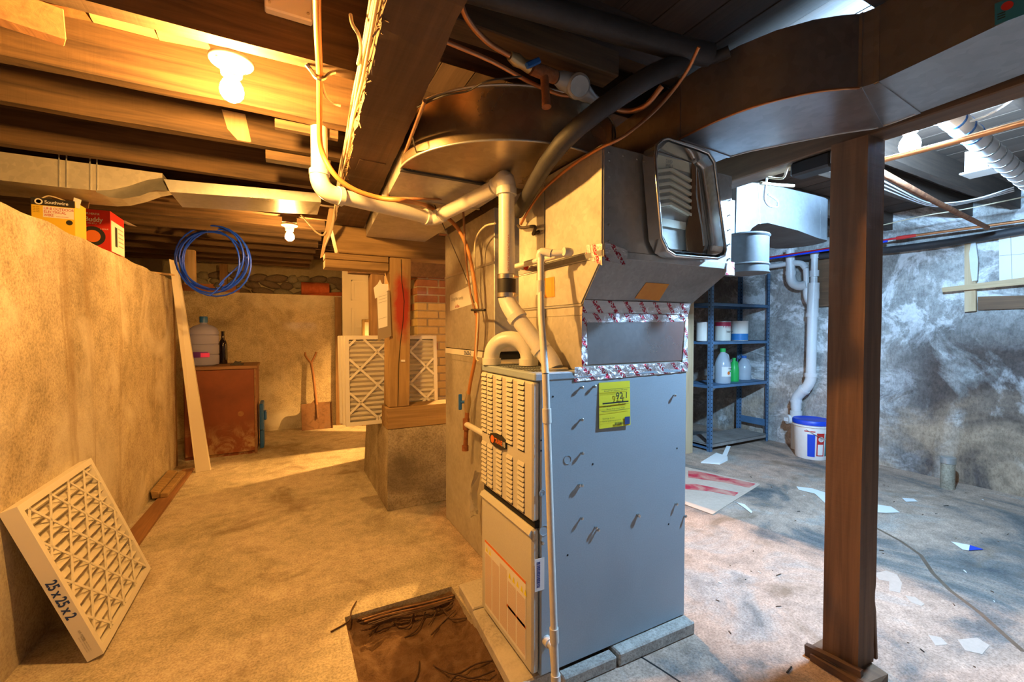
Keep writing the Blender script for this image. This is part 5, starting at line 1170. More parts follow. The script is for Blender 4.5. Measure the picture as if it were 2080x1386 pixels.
for a, b_, c, e in ((mx, mx+.035, 0.002, mzt), (mx+.6, mx+.635, .002, mzt), (mx+.035, mx+.6, mzt-.035, mzt), (mx+.035, mx+.6, .002, .035)): MB().box(a, b_, 5.74, 5.77, c, e).build('gilt_rail', 'brass', mr, bev=.004)
wx = thing('storage_box', 'white lidded storage box glimpsed between pier post and chimney', 'box', (1.05, 4.6, 0))
zz = [PY(845, y, 4.7).z for y in (685, 645, 632, 612)]
MB().box(.95, 1.4, 4.7, 5.1, 0.002, zz[1]).build('lower_tub', 'white', wx, bev=.01); MB().box(.94, 1.41, 4.69, 5.11, zz[1], zz[1]+.03).build('lid', 'white', wx, bev=.006); MB().box(.95, 1.4, 4.7, 5.1, zz[1]+.03, zz[3]).build('upper_tub', 'white', wx, bev=.01)
# clipping hanging on the pier post
pc = thing('hanging_papers', 'sheaf of papers in a plastic sleeve hanging on the pier post', 'papers', PY(780, 640, 2.94))
def sheet(pts, yy, mat, nm, th=.001):
    MB().prism([PY(a, c, yy) for a, c in pts], (0, th, 0)).build(nm, mat, pc)
M['sleeve'] = plain('plastic_sleeve', (.3, .24, .17), .2)
sheet([(768, 693), (795, 683), (791, 590), (765, 598)], 2.925, 'sleeve', 'plastic_sleeve', .006)
sheet([(769, 668), (787, 663), (787, 592), (766, 600)], 2.921, 'paper', 'printed_sheet')
sheet([(762, 607), (789, 590), (788, 577), (776, 577), (772, 568), (767, 577), (759, 585)], 2.917, 'paper', 'top_sheet')
for k, yy in enumerate((601, 607, 613, 646)): MB().beam(PY(769, yy+3, 2.9195), PY(785, yy-2, 2.9195), .002, .002, (0, 1, 0)).build('text_line', 'ink_grey', pc)
MB().tube([PY(778, 577, 2.93), PY(778, 577, 2.96)], .003, 6).build('nail', 'steel', pc)
# ================================================================== LEDGE, COIL, FAR CORNER
ccx = PZ(428, 477, 1.985); cr_ = .245
cc_ = PY(432, 530, 4.155)
uu = V((.885, -.465, 0)); tl = thing('tube_coil', 'coil of bright blue plastic tubing hung below the far joists', 'tubing', cc_)
pts = []; N_ = 6*28
for i in range(N_+1):
    a = 2*math.pi*i/28+1.2; k = i/28
    rr_ = .245+.022*math.sin(k*2.1)+.012*math.sin(a*2+k); off = .012*math.sin(k*3.3+1)
    squeeze = .5+.5*max(0, math.sin(a))
    pts.append(cc_+uu*(rr_*1.08*math.cos(a)+off+.02*math.cos(k*1.7)*squeeze)+V((0, 0, rr_*math.sin(a)+.02*math.sin(k*1.3)*squeeze))+V((.465, .885, 0))*.02*math.sin(k*5))
MB().tube(pts, .0065, 7).build('wound_tube', 'blue_tube', tl, smooth=60)
MB().tube([PY(a, c, 4.11) for a, c in ((440, 585), (455, 568), (480, 545), (505, 520))], .0065, 8, 4).build('loose_end', 'blue_tube', tl, smooth=60)
MB().tube([PY(a, c, 4.11) for a, c in ((455, 572), (440, 590), (425, 601))], .0065, 8, 4).build('loose_end', 'blue_tube', tl, smooth=60)
tq = PY(443, 581, 4.13); MB().lathe([(.028, -.016), (.03, 0), (.028, .016)], tq, (.6, -.3, .75), 14).build('tape_wrap', 'rubber', tl, smooth=40)
MB().tube([V((cc_.x-.03, cc_.y, cc_.z+.2)), V((cc_.x-.03, cc_.y, JB+.01))], .003, 6).build('hanger_nail', 'steel', tl)
# studs and boards on the back ledge
tag(MB().box(*sorted((PY(374, 550, 5.2).x, PY(396, 550, 5.2).x)), 5.2, 5.28, LT+.002, JB-.006).build('stud', 'pale_z', None), 'short pale stud standing on the crawl ledge inside the blue coil', 'stud')
tag(MB().box(PY(446, 560, 6.125).x, PY(462, 560, 6.125).x, 6.125, 6.18, 1.657, JB-.006).build('stud', 'dark_z', None), 'darker short stud standing on the back wall ledge', 'stud')
tag(MB().box(-1.35, PY(487, 590, 6.05).x, 6.03, 6.12, 1.657, 1.70).build('ledge_board', 'red_board', None), 'lower red-brown board lying on the back wall ledge', 'board')
tag(MB().box(-1.35, PY(480, 580, 6.08).x, 6.035, 6.11, 1.701, 1.745).build('ledge_board', 'red_board', None), 'upper red-brown board lying on the back wall ledge', 'board')
rc = thing('carpet_roll', 'rolled red carpet lying on the back wall ledge', 'carpet', PY(650, 598, 6.1))
r0, r1 = PY(612, 590, 6.12), PY(668, 590, 6.12); r0.z = r1.z = 1.657+.085
m7 = MB(); sp_ = []
for k in range(50): a = k*.35; r = .03+.055*k/49; sp_.append((r*math.cos(a), r*math.sin(a)))
m7.lathe([(.085, 0), (.085, (r1-r0).length)], r0, r1-r0, 24); m7.build('roll', 'red_carpet', rc, smooth=40)
MB().hexa([(r0.x+.05, 6.04, 1.657), (.74, 6.04, 1.657), (.74, 6.25, 1.657), (r0.x+.05, 6.25, 1.657)], [(r0.x+.1, 6.05, 1.68), (.74, 6.04, 1.72), (.74, 6.25, 1.70), (r0.x+.1, 6.25, 1.67)]).build('loose_fold', 'red_carpet', rc, bev=.008)
# ================================================================== ROOTS IN THE PIT
random.seed(31)
def root(pts, r, lab): tag(MB().tube([PZ(a, c, z) for a, c, z in pts], r, 6, 4).build('dry_root', 'girder' if r < .004 else 'brown_board', None, smooth=60), lab, 'root', 'dry roots in the soil pit')
RL = 'thin dry root lying across the soil pit'
for k in range(11):
    o = random.uniform(-6, 10); s_ = random.uniform(0, 40)
    o += 7; root([(722+s_, 1256+o*.8, -.012), (790+s_*.5, 1237+o, -.018), (860, 1222+o*1.2+random.uniform(-3, 3), -.018), (925-s_*.4, 1207+o, -.016)], random.uniform(.002, .0042), RL)
for pts in ([(672, 1284, .004), (708, 1262, .004), (714, 1240, .006), (724, 1222, .01)], [(750, 1290, -.055), (785, 1255, -.05), (812, 1232, -.03)], [(806, 1234, -.03), (798, 1258, -.05), (812, 1275, -.058), (832, 1270, -.055), (838, 1245, -.04), (828, 1222, -.02)], [(816, 1300, -.06), (848, 1278, -.058), (864, 1244, -.045)], [(876, 1290, -.058), (902, 1262, -.05), (925, 1240, -.03)], [(882, 1225, -.02), (885, 1245, -.04), (870, 1270, -.055)], [(880, 1215, -.02), (905, 1245, -.04), (918, 1258, -.045), (948, 1256, -.03)], [(842, 1386, -.06), (850, 1365, -.055), (852, 1345, -.055)], [(880, 1352, -.055), (925, 1370, -.05), (965, 1350, -.045), (1000, 1342, -.03)], [(915, 1386, -.05), (930, 1372, -.045), (960, 1378, -.045), (1005, 1362, -.03)]):
    root(pts, .0032, 'curled dry root on the soil of the pit')
# plastic rag between furnace and return box
m8 = MB(); vs = []; nu, nv = 8, 14
for j in range(nv+1):
    for i in range(nu+1):
        u, v = i/nu, j/nv; a = PX(972-8*v+10*(u-.5)-6*math.sin(v*3), 960+88*v, .86)
        w_ = (.035+.03*v) if v < .85 else .05*(1-v)/.15+.01
        vs.append(a+V((-.02*math.sin(u*9+v*4), (u-.5)*w_*2, 0))+V((.0, 0, .01*noise.noise(V((u*4, v*6, 2))))))
m8.add(vs, [(j*(nu+1)+i, j*(nu+1)+i+1, (j+1)*(nu+1)+i+1, (j+1)*(nu+1)+i) for j in range(nv) for i in range(nu)])
M['poly'] = plain('plastic_film', (.6, .55, .45), .3, Transmission_Weight=.3)
tag(m8.build('plastic_rag', 'poly', None, smooth=60), 'crumpled plastic rag stuffed between furnace and return box', 'rag')
# ================================================================== PAINT TRAY on the plenum
ty_ = YU-.012
ptq = [(1320, 297), (1330, 294), (1392, 314), (1412, 322), (1424, 340), (1447, 512), (1444, 524), (1430, 530), (1345, 524), (1330, 515), (1318, 490), (1305, 330), (1308, 308)]
tray = thing('paint_tray', 'shiny metal paint tray with dried paint hung on the plenum front', 'tray', PY(1380, 530, ty_))
oq = [PY(a, c, ty_) for a, c in ptq]; cen = sum(oq, V((0, 0, 0)))/len(oq)
def shrink(k, dy): return [cen+(p-cen)*k+V((0, dy, 0)) for p in oq]
rim0, rim1, inn, bot = shrink(1.0, 0), shrink(1.0, -.055), shrink(.94, -.055), shrink(.86, -.004)
n = len(oq); mb = MB(); lip = shrink(1.035, -.053)
mb.add(rim0+rim1+inn+bot, [(i, (i+1) % n, n+(i+1) % n, n+i) for i in range(n)]+[(2*n+i, 2*n+(i+1) % n, 3*n+(i+1) % n, 3*n+i) for i in range(n)]+[tuple(range(3*n, 4*n))]+[tuple(range(n-1, -1, -1))])
mb.build('tray_shell', 'tray_chrome', tray, smooth=25)
MB().prism([p+V((0, -.0012, 0)) for p in shrink(.84, -.004)], (0, -.001, 0)).build('tray_floor', 'tray_base', tray)
MB().tube(shrink(1.0, -.055)+[shrink(1.0, -.055)[0]], .0055, 8).build('rolled_rim', 'tray_chrome', tray, smooth=60)
yb_ = ty_-.0065
MB().prism([PY(a, c, yb_) for a, c in ((1324, 312), (1398, 330), (1401, 352), (1361, 340), (1326, 346))], (0, -.002, 0)).build('dried_paint', 'tray_dried', tray)
for k in range(6):
    y0_ = 346+k*14.5-(k*.6); a = PY(1320+k*1.4, y0_+4, yb_-.004); b_ = PY(1362-k*.3, y0_-1, yb_-.004); c_ = PY(1402, y0_+22, yb_-.004)
    MB().beam(a, b_, .009, .014, (0, 1, 0)).beam(b_, c_, .009, .014, (0, 1, 0)).build('tread_rib', 'tray_dried', tray)
MB().prism([PY(a, c, yb_-.003) for a, c in ((1326, 440), (1392, 452), (1394, 468), (1328, 456))], (0, -.002, 0)).build('dried_paint', 'tray_dried', tray)
MB().prism([PY(a, c, yb_-.006) for a, c in ((1405, 330), (1416, 345), (1430, 500), (1424, 520), (1394, 510), (1392, 470), (1402, 430))], (0, -.003, 0)).build('rust_stain', 'tray_rust', tray)
MB().tube([PY(a, c, ty_-.012) for a, c in ((1412, 340), (1414, 400), (1424, 460), (1428, 500))], .006, 8, 3).build('side_bead', 'tray_chrome', tray, smooth=60)
for k, s_ in enumerate(('DEEP', 'WELL', 'TRAY')): text(s_, .016, PY(1352, 330+k*8.5, yb_-.003), (1, 0, 0), (0, 0, 1), 'ink_grey', tray, off=.001, sx=.9)
# sticker on the big duct
d0 = [PX(a, c, 1.399) for a, c in ((2021, 14), (2090, -10), (2090, 28), (2021, 52))]
stk = thing('duct_sticker', 'small blue sticker with a red oval on the dark supply duct', 'sticker', d0[3])
def onduct(px, py, off=.0):
    a = V((1.42, .475, 0)); b_ = V((1.40, .327, 0)); nn = V((-(b_-a).y, (b_-a).x, 0)).normalized()
    if nn.x > 0: nn = -nn
    dd = ray(px, py); o_ = V((0, 0, EZ)); return o_+dd*((a-o_).dot(nn)/dd.dot(nn))+nn*off
M['sticker_blue'] = plain('sticker_blue', (.03, .2, .32), .4)
q4 = [(2021, 8), (2085, -16), (2085, 28), (2021, 52)]
MB().prism([onduct(a, c, .0008) for a, c in q4], (-.0006, 0, 0)).build('sticker_face', 'sticker_blue', stk)
MB().prism([onduct(2047+13*math.cos(t), 12-4*math.cos(t)+9*math.sin(t), .0018) for t in [k*math.pi/8 for k in range(16)]], (-.0004, 0, 0)).build('red_oval', 'ink_red', stk)
for k in range(3): MB().beam(onduct(2027, 30+k*5, .0018), onduct(2043, 24+k*5, .0018), .002, .001, (1, 0, 0)).build('text_line', 'ink_black', stk)
# ================================================================== STEEL SHELF
SX0, SX1, SY0, SY1 = 3.742, 4.69, 2.895, 3.25
sh_ = thing('shelving_unit', 'blue perforated steel shelving unit against the right wall', 'shelf', (SX0, SY0, 0))
holes = MB()
for x, sx in ((SX0, 1), (SX1, -1)):
    for y, sy in ((SY0, 1), (SY1, -1)):
        m = MB(); m.box(min(x, x+sx*.038), max(x, x+sx*.038), min(y, y+sy*.002), max(y, y+sy*.002), 0, 1.83); m.box(min(x, x+sx*.002), max(x, x+sx*.002), min(y, y+sy*.038), max(y, y+sy*.038), 0, 1.83)
        m.build('corner_post', 'shelf_blue', sh_)
        for k in range(44):
            z = .04+k*.04; cx = x+sx*.022
            yy = y-.0006 if sy > 0 else y-.0026
            holes.box(cx-.005, cx+.005, yy, yy+.0004, z, z+.012)
            xx = x-.0006 if sx > 0 else x-.0026
            holes.box(xx, xx+.0004, y+sy*.022-.005, y+sy*.022+.005, z, z+.012)
tag(holes.build('post_holes', 'dark_gap', sh_), kind='stuff')
SZ = [.075, .665, 1.105, 1.49]
for k, z in enumerate(SZ):
    s_ = MB().box(SX0+.003, SX1-.003, SY0+.003, SY1-.003, z-.003, z)
    s_.box(SX0+.003, SX1-.003, SY0+.003, SY0+.005, z-.032, z).box(SX0+.003, SX1-.003, SY1-.005, SY1-.003, z-.032, z).box(SX0+.003, SX0+.005, SY0+.005, SY1-.005, z-.032, z).box(SX1-.005, SX1-.003, SY0+.005, SY1-.005, z-.032, z)
    s_.build('shelf_panel', 'shelf_dusty' if k == 0 else 'shelf_blue', sh_)
MB().box(SX1-.006, SX1-.003, SY0+.04, SY1-.04, .16, .235).build('side_brace', 'shelf_blue', sh_); MB().box(SX0+.003, SX0+.006, SY0+.04, SY1-.04, .02, .06).build('side_brace', 'shelf_blue', sh_)
def can(name, lab, px, z, y, r, h, parts, lid='galv'):
    p = PY(px, 690, y); t = thing(name, lab, 'can', (p.x, y, z+.001)); c = V((p.x, y, z+.001))
    for i, (h0, h1, m) in enumerate(parts): MB().lathe([(r*(.999+.0005*i), h*h0), (r*(.999+.0005*i), h*h1)], c, (0, 0, 1), 28).build('can_body' if i == 0 else 'printed_band', m, t, smooth=40)
    MB().lathe([(r*.9, h), (r*1.02, h), (r*1.02, h+.006), (r*.93, h+.006), (r*.9, h+.001), (0, h+.001)], c, (0, 0, 1), 28).build('lid_rim', lid, t, smooth=40)
    return t, c
M['can_teal'] = plain('can_teal', (.02, .16, .16), .5); M['can_red'] = plain('can_red', (.45, .02, .06), .5); M['can_sky'] = plain('can_sky', (.03, .2, .5), .5); M['can_cream'] = plain('can_cream', (.75, .7, .6), .5)
can('paint_can', 'white and teal paint can behind the front shelf post', 1430, SZ[2], 3.02, .075, .185, [(0, 1, 'card_white')])
t_, c_ = can('paint_can', 'paint can with red drip band on the middle shelf', 1468, SZ[2], 3.02, .077, .195, [(0, 1, 'can_cream'), (.78, .99, 'can_red')])
for k in range(7): MB().prism([c_+V((.0785*math.sin(a), -.0785*math.cos(a), .155-.0*k)) for a in (-.9+k*.28, -.9+k*.28+.14)]+[c_+V((.0785*math.sin(-.9+k*.28+.07), -.0785*math.cos(-.9+k*.28+.07), .155-random.uniform(.02, .05)))], (0, -.0006, 0)).build('paint_drip', 'can_red', t_)
text('Interior', .034, c_+V((-.055, -.082, .085)), (1, 0, 0), (0, 0, 1), 'ink_black', t_)
can('plastic_tub', 'white and blue plastic tub on the middle shelf', 1502, SZ[2], 3.0, .083, .2, [(0, 1, 'card_white'), (.02, .36, 'can_sky')], 'card_white')
bx_ = PY(1415, 670, 3.05); tag(MB().box(bx_.x-.03, bx_.x+.03, 3.12, 3.19, SZ[2]+.001, SZ[2]+.15).build('black_carton', 'black_box', None, bev=.003), 'small black carton at the left of the middle shelf', 'carton')
def jug(name, lab, px, z, y, w, h, body, cap, label_=None, sc=1):
    p = PY(px, 740, y); c = V((p.x, y, z+.001)); t = thing(name, lab, 'jug', c)
    pr = [(0, 0), (w*.47, 0), (w*.5, .01), (w*.5, h*.52), (w*.46, h*.60), (w*.28, h*.80), (w*.16, h*.88), (w*.15, h*.93), (0, h*.93)]
    MB().lathe(pr, c, (0, 0, 1), 24).build('jug_body', body, t, smooth=50)
    MB().lathe([(w*.18, h*.90), (w*.18, h), (0, h)], c, (0, 0, 1), 16).build('cap', cap, t, smooth=40)
    MB().tube([c+V((w*.16, 0, h*.86)), c+V((w*.42, -.01, h*.8)), c+V((w*.5, -.01, h*.62)), c+V((w*.47, 0, h*.5))], w*.06, 8, 4).build('grip', body, t, smooth=50)
    if label_:
        m = MB(); vs = []
        for k in range(11):
            a = math.radians(-150+k*11); vs += [c+V((w*.505*math.cos(a), w*.505*math.sin(a), q)) for q in (h*.2, h*.48)]
        m.add(vs, [(2*i, 2*i+2, 2*i+3, 2*i+1) for i in range(10)]); m.build('paper_label', 'paper', t)
        MB().lathe([(.018, 0), (.018, .001), (0, .001)], c+V((-.012, -w*.507, h*.30)), (0, -1, 0), 14).build('fruit_print', 'ink_orange', t)
        MB().box(c.x+.0, c.x+.045, y-w*.512, y-w*.508, c.z+h*.33, c.z+h*.37).build('green_print', 'green_cap', t)
        text('Vinegar', .026, c+V((-.02, -w*.512, h*.41)), (1, 0, 0), (0, 0, 1), 'ink_black', t, sx=.8)
    return t
jug('gallon_jug', 'clear jug with fruit label and green cap on the lower shelf', 1468, SZ[1], 2.99, .155, .36, 'plastic_clear', 'green_cap', True)
jug('detergent_bottle', 'green plastic bottle between the two jugs on the lower shelf', 1491, SZ[1], 3.03, .10, .25, 'green_cap', 'green_cap')
jug('gallon_jug', 'plain milky jug with blue cap on the lower shelf', 1511, SZ[1], 3.1, .15, .265, 'plastic_clear', 'blue_plastic')
# stud left of the shelf
tag(MB().box(3.478, 3.575, 2.96, 3.0, 0, JBR-.01).build('wall_stud', 'pale_z', None, bev=.002), 'pale upright stud showing beside the furnace and steel shelf', 'stud')
# ================================================================== DRAIN STACK on the right wall
WX = 4.64
dw = thing('drain_stack', 'white plastic drain stack with bends on the right wall', 'pipe', PX(1605, 855, WX))
def wp(a, c, x=WX): return PX(a, c, x)
r_ = .044
def seg_(pts, r, nm='pipe_section', s=0): MB().tube([wp(*p) for p in pts], r, 18, s).build(nm, 'pvc_white', dw, smooth=40)
def ring(a, c, r, l=.03, d=(0, 0, 1)): fit(MB(), wp(a, c), d, r, l).build('socket_rim', 'pvc_white', dw, smooth=40)
seg_([(1650, 645), (1647, 760)], r_); seg_([(1653, 575), (1651, 620), (1650, 645)], r_*1.12, 'wye', 2); ring(1650, 640, r_*1.25, .04)
seg_([(1655, 510), (1653, 580)], .03); ring(1654, 556, .04, .06); ring(1654, 600, .043, .07); ring(1655, 520, .038, .05)
seg_([(1647, 760), (1646, 772), (1640, 785), (1628, 797), (1618, 810), (1617, 830)], r_*1.1, 'double_bend', 4); ring(1647, 762, r_*1.25, .04); ring(1633, 792, r_*1.25, .03, wp(1640, 785)-wp(1620, 806)); ring(1617, 815, r_*1.22, .03)
seg_([(1617, 815), (1617, 856)], r_); ring(1617, 838, r_*1.22, .035)
seg_([(1617, 838), (1617, 862)], r_*1.2, 'cleanout_tee')
co_ = wp(1610, 852); MB().tube([co_, co_+V((-.05, .03, 0))], r_*1.1, 18).build('cleanout_hub', 'pvc_white', dw, smooth=40); MB().box(co_.x-.07, co_.x-.05, co_.y+.012, co_.y+.048, co_.z-.018, co_.z+.018).build('cleanout_plug', 'pvc_white', dw)
MB().tube([wp(1617, 862), V((wp(1617, 862).x, wp(1617, 862).y, .0))], r_, 18).build('pipe_section', 'pvc_white', dw, smooth=40)
dw2 = [(1545, 543), (1575, 540), (1612, 534), (1628, 536), (1637, 546), (1638, 570), (1637, 590), (1639, 605), (1648, 622), (1650, 632)]
seg_(dw2[:3], .025); seg_(dw2[2:5], .029, 'elbow', 4); seg_(dw2[4:7], .025); seg_(dw2[6:], .029, 'offset_bend', 4)
seg_([(1605, 508), (1606, 556)], .042); seg_([(1606, 556), (1607, 568), (1613, 577), (1625, 581), (1640, 578)], .045, 'elbow', 4); ring(1606, 555, .05, .04)
# bucket
bk = thing('bucket', 'white plastic bucket with blue lid beside the drain stack', 'bucket', (4.47, 2.34, 0)); bc_ = V((4.47, 2.34, .001))
MB().lathe([(0, 0), (.128, 0), (.132, .01), (.145, .30), (.155, .305), (.155, .318), (.147, .32), (.147, .345), (.0, .345)], bc_, (0, 0, 1), 36).build('pail', 'bucket_white', bk, smooth=40)
MB().lathe([(.157, .325), (.159, .352), (.150, .366), (.14, .360), (0, .360)], bc_, (0, 0, 1), 36).build('lid', 'bucket_blue', bk, smooth=40)
def wrap(a0, a1, z0, z1, m, nm, off=.0006):
    mb = MB(); vs = []
    for k in range(9):
        a = math.radians(a0+(a1-a0)*k/8)
        for z in (z0, z1): rr = .132+.013*z/.3+off; vs.append(bc_+V((rr*math.cos(a), rr*math.sin(a), z)))
    mb.add(vs, [(2*i, 2*i+2, 2*i+3, 2*i+1) for i in range(8)]); mb.build(nm, m, bk)
wrap(-165, -140, .03, .24, 'bucket_blue', 'blue_print'); wrap(-135, -108, .04, .255, 'ink_red', 'red_panel'); wrap(-131, -112, .05, .15, 'paper', 'white_text_block', .001); wrap(-103, -78, .04, .25, 'can_teal', 'teal_panel'); wrap(-175, -140, .262, .272, 'ink_red', 'red_stripe')
MB().lathe([(.024, 0), (.024, .001), (.018, .001), (.018, 0)], bc_+V((.1445*math.cos(math.radians(-121)), .1445*math.sin(math.radians(-121)), .2)), (math.cos(math.radians(-121)), math.sin(math.radians(-121)), 0), 16).build('warning_roundel', 'paper', bk)
MB().tube([bc_+V((.15*math.cos(a), .15*math.sin(a)-.02*math.sin((a+2.6)*1.4), .285-.09*math.sin((a+2.9)*1.15))) for a in [-2.9+k*.27 for k in range(11)]], .0025, 6, 3).build('wire_bail', 'steel', bk)
# ================================================================== RIGHT WALL THINGS
sp_ = thing('standpipe', 'short grey capped pipe rising from the floor by the right wall', 'pipe', (4.5, 1.38, 0))
MB().lathe([(.042, 0), (.042, .215), (.0, .215)], (4.5, 1.38, 0), (0, 0, 1), 24).build('pipe_section', 'pier_concrete', sp_, smooth=40); MB().lathe([(.046, .195), (.046, .24), (.04, .245), (0, .245)], (4.5, 1.38, 0), (0, 0, 1), 24).build('cap', 'galv', sp_, smooth=40)
wx_ = XR-.012
def wboard(pts, th, mat, name, lab, cat='board'): return tag(MB().prism([PX(a, c, wx_) for a, c in pts], (-th, 0, 0)).build(name, mat, None), lab, cat)
wboard([(1962, 482), (1984, 480), (1985, 632), (1962, 634)], .03, 'pale_z', 'wall_batten', 'pale upright batten smeared with sealant on the right wall')
tag(MB().prism([PX(a, c, wx_-.031) for a, c in ((1975, 490), (1980, 478), (1984, 500), (1988, 530), (1986, 570), (1976, 572), (1972, 545), (1970, 515))], (-.015, 0, 0)).build('sealant_blob', 'pvc_white', None), 'white sealant squeezed over the batten on the right wall', 'sealant')
tag(MB().prism([PX(a, c, wx_-.045) for a, c in ((1915, 585), (2100, 562), (2100, 577), (1917, 594))], (-.025, 0, 0)).build('wall_plank', 'pale_y'), 'pale plank fixed across the right wall', 'board')
wboard([(1988, 603), (2100, 600), (2100, 626), (1988, 630)], .02, 'girder_right', 'wall_plank', 'dark plank on the right wall below the pale one')
wboard([(2030, 482), (2110, 470), (2110, 566), (2031, 574)], .012, 'white', 'foam_panel', 'white insulation panel high on the right wall', 'panel')
for a, b_ in (((2030, 520), (2100, 514)), ((2053, 480), (2056, 572))): MB().beam(PX(*a, wx_-.0125), PX(*b_, wx_-.0125), .003, .002, (1, 0, 0)).build('score_line', 'ink_grey', bpy.data.objects['foam_panel'])
tag(MB().box(XR-.05, XR-.012, 2.15, 2.45, 1.45, 2.02).build('wall_panel', 'girder_right', None), 'dark brown board on the wall behind the drain stack', 'panel')
tag(MB().box(XR-.075, XR-.051, 2.18, 2.215, 1.5, 1.62).build('cover_plate', 'white', None, bev=.004), 'small white plate on the dark board beside the post', 'plate')
# pipes along the top of the right wall
tag(MB().tube([V((4.66, y, 1.925+.02*math.sin(y*3))) for y in (2.6, 2.2, 1.8, 1.4, 1.0, .4)], .03, 12, 3).build('drain_pipe', 'blackpipe', None, smooth=60), 'black pipe sagging along the top of the right wall', 'pipe')
tag(MB().tube([V((4.56, y, 1.985)) for y in (3.2, 2.6, 2.0, 1.75)], .009, 10).build('water_tube', plain('red_tube', (.5, .02, .03), .4), None, smooth=60), 'red plastic water tube along the top of the right wall', 'tube')
tag(MB().tube([V((4.53, y, 1.967)) for y in (3.2, 2.6, 2.0, 1.8)], .009, 10).build('water_tube', 'blue_tube', None, smooth=60), 'blue plastic water tube along the top of the right wall', 'tube')
tag(MB().tube([V((4.56, 1.75, 1.985)), V((4.56, 1.70, 1.985)), V((4.56, 1.62, 1.985))], [.014, .016, .012], 12).build('pipe_fitting', 'ink_red', None, smooth=60), 'red fitting joining plastic and copper tubes on the right', 'fitting')
tag(MB().tube([V((4.56, 1.62, 1.985)), V((4.56, 1.1, 1.975)), V((4.56, .4, 1.97))], .011, 10).build('water_pipe', 'copper', None, smooth=60), 'copper pipe continuing the red tube along the right wall', 'pipe')
tag(MB().tube([PZ(1795, 325, 1.9), PZ(1950, 285, 1.9), PZ(2120, 238, 1.9)], .011, 10).build('water_pipe', 'copper', None, smooth=60), 'bright copper pipe passing just behind the cool bulb', 'pipe')
tag(MB().tube([PZ(1780, 345, 1.92), PZ(1900, 410, 1.925), PZ(2005, 462, 1.93)], .015, 10).build('water_pipe', 'rust', None, smooth=60), 'dull iron pipe crossing towards the right wall', 'pipe')
hz_ = thing('insulated_hose', 'striped pale insulated hose hanging under the right joists', 'hose', PZ(2000, 300, 2.0))
h0, h1 = PZ(1915, 225, 2.0), PZ(2090, 372, 1.98)
MB().tube([h0-(h1-h0)*.08, h0, h1, h1+(h1-h0)*.4], .038, 16).build('sleeve', 'cable_white', hz_, smooth=60)
for k in range(0, 17):
    c = h0+(h1-h0)*(k/12); fit(MB(), c, (h1-h0)+V((0, .06, .05)), .0395, .018).build('tape_wrap', 'blue_plastic' if k < 4 else 'galv_dark', hz_, smooth=60)
ob = thing('outlet_box', 'small white outlet box hanging under the right joists', 'box', PZ(1990, 345, 2.0)); o0 = PZ(1990, 345, 2.0)
MB().box(o0.x-.05, o0.x+.05, o0.y-.04, o0.y+.04, o0.z-.01, JBR-.01).build('box_body', 'white', ob); MB().box(o0.x-.065, o0.x+.065, o0.y-.055, o0.y+.055, o0.z-.02, o0.z-.011).build('cover_plate', 'white', ob, bev=.003)
bd_ = thing('power_strip', 'black power strip box on the right girder beside the post', 'box', (1.83, 1.0, 1.84)); 
p0, p1 = PZ(1615, 338, 1.84), PZ(1684, 318, 1.84)
MB().beam(V((1.82, 1.03, 1.845)), V((1.82, .885, 1.845)), .075, .056).build('case', 'black_box', bd_, bev=.008); MB().box(1.785, 1.855, .880, .8845, 1.825, 1.868).build('socket_face', 'white', bd_); 
def hang(pts, lab, mat='cable_white', r=.0045, nm='loose_cable'): tag(MB().tube([PZ(*p) for p in pts], r, 7, 5).build(nm, mat, None, smooth=60), lab, 'cable')
hang([(1558, 362, 1.86), (1554, 385, 1.82), (1553, 405, 1.79), (1562, 418, 1.77), (1578, 420, 1.77), (1578, 408, 1.79), (1560, 395, 1.81)], 'white cable looping down in front of the duct boot')
hang([(1560, 360, 1.86), (1590, 362, 1.85), (1600, 340, 1.865), (1612, 338, 1.865)], 'tan cable drooping from the black box', 'cable')
hang([(1545, 372, 1.84), (1580, 376, 1.84), (1612, 378, 1.84)], 'stub of cut cable lying on the duct boot', 'cable', .007)
hang([(1790, 268, 1.97), (1840, 240, 1.97), (1880, 250, 1.97), (1945, 252, 1.98), (2010, 232, 2.0), (2070, 190, 2.0), (2090, 150, 2.0)], 'white cable sweeping right of the cool bulb')
hang([(1868, 255, 1.97), (1878, 238, 1.98), (1930, 225, 2.0), (1985, 205, 2.03)], 'white cable looped at the top of the striped hose')
for k in range(3): hang([(1795, 368+k*8, 2.0), (1880, 410+k*3, 2.0), (1930, 412+k*3, 2.0), (1990, 402+k*2, 2.02), (2060, 380+k*4, 2.05)], ['upper white cable sagging under the right joists', 'middle white cable sagging under the right joists', 'lower white cable sagging under the right joists'][k], r=.004)
hang([(1790, 458, 2.05), (1880, 438, 2.05), (1960, 425, 2.05), (2090, 398, 2.05)], 'long pale cable crossing toward the right wall', 'cable', .004)
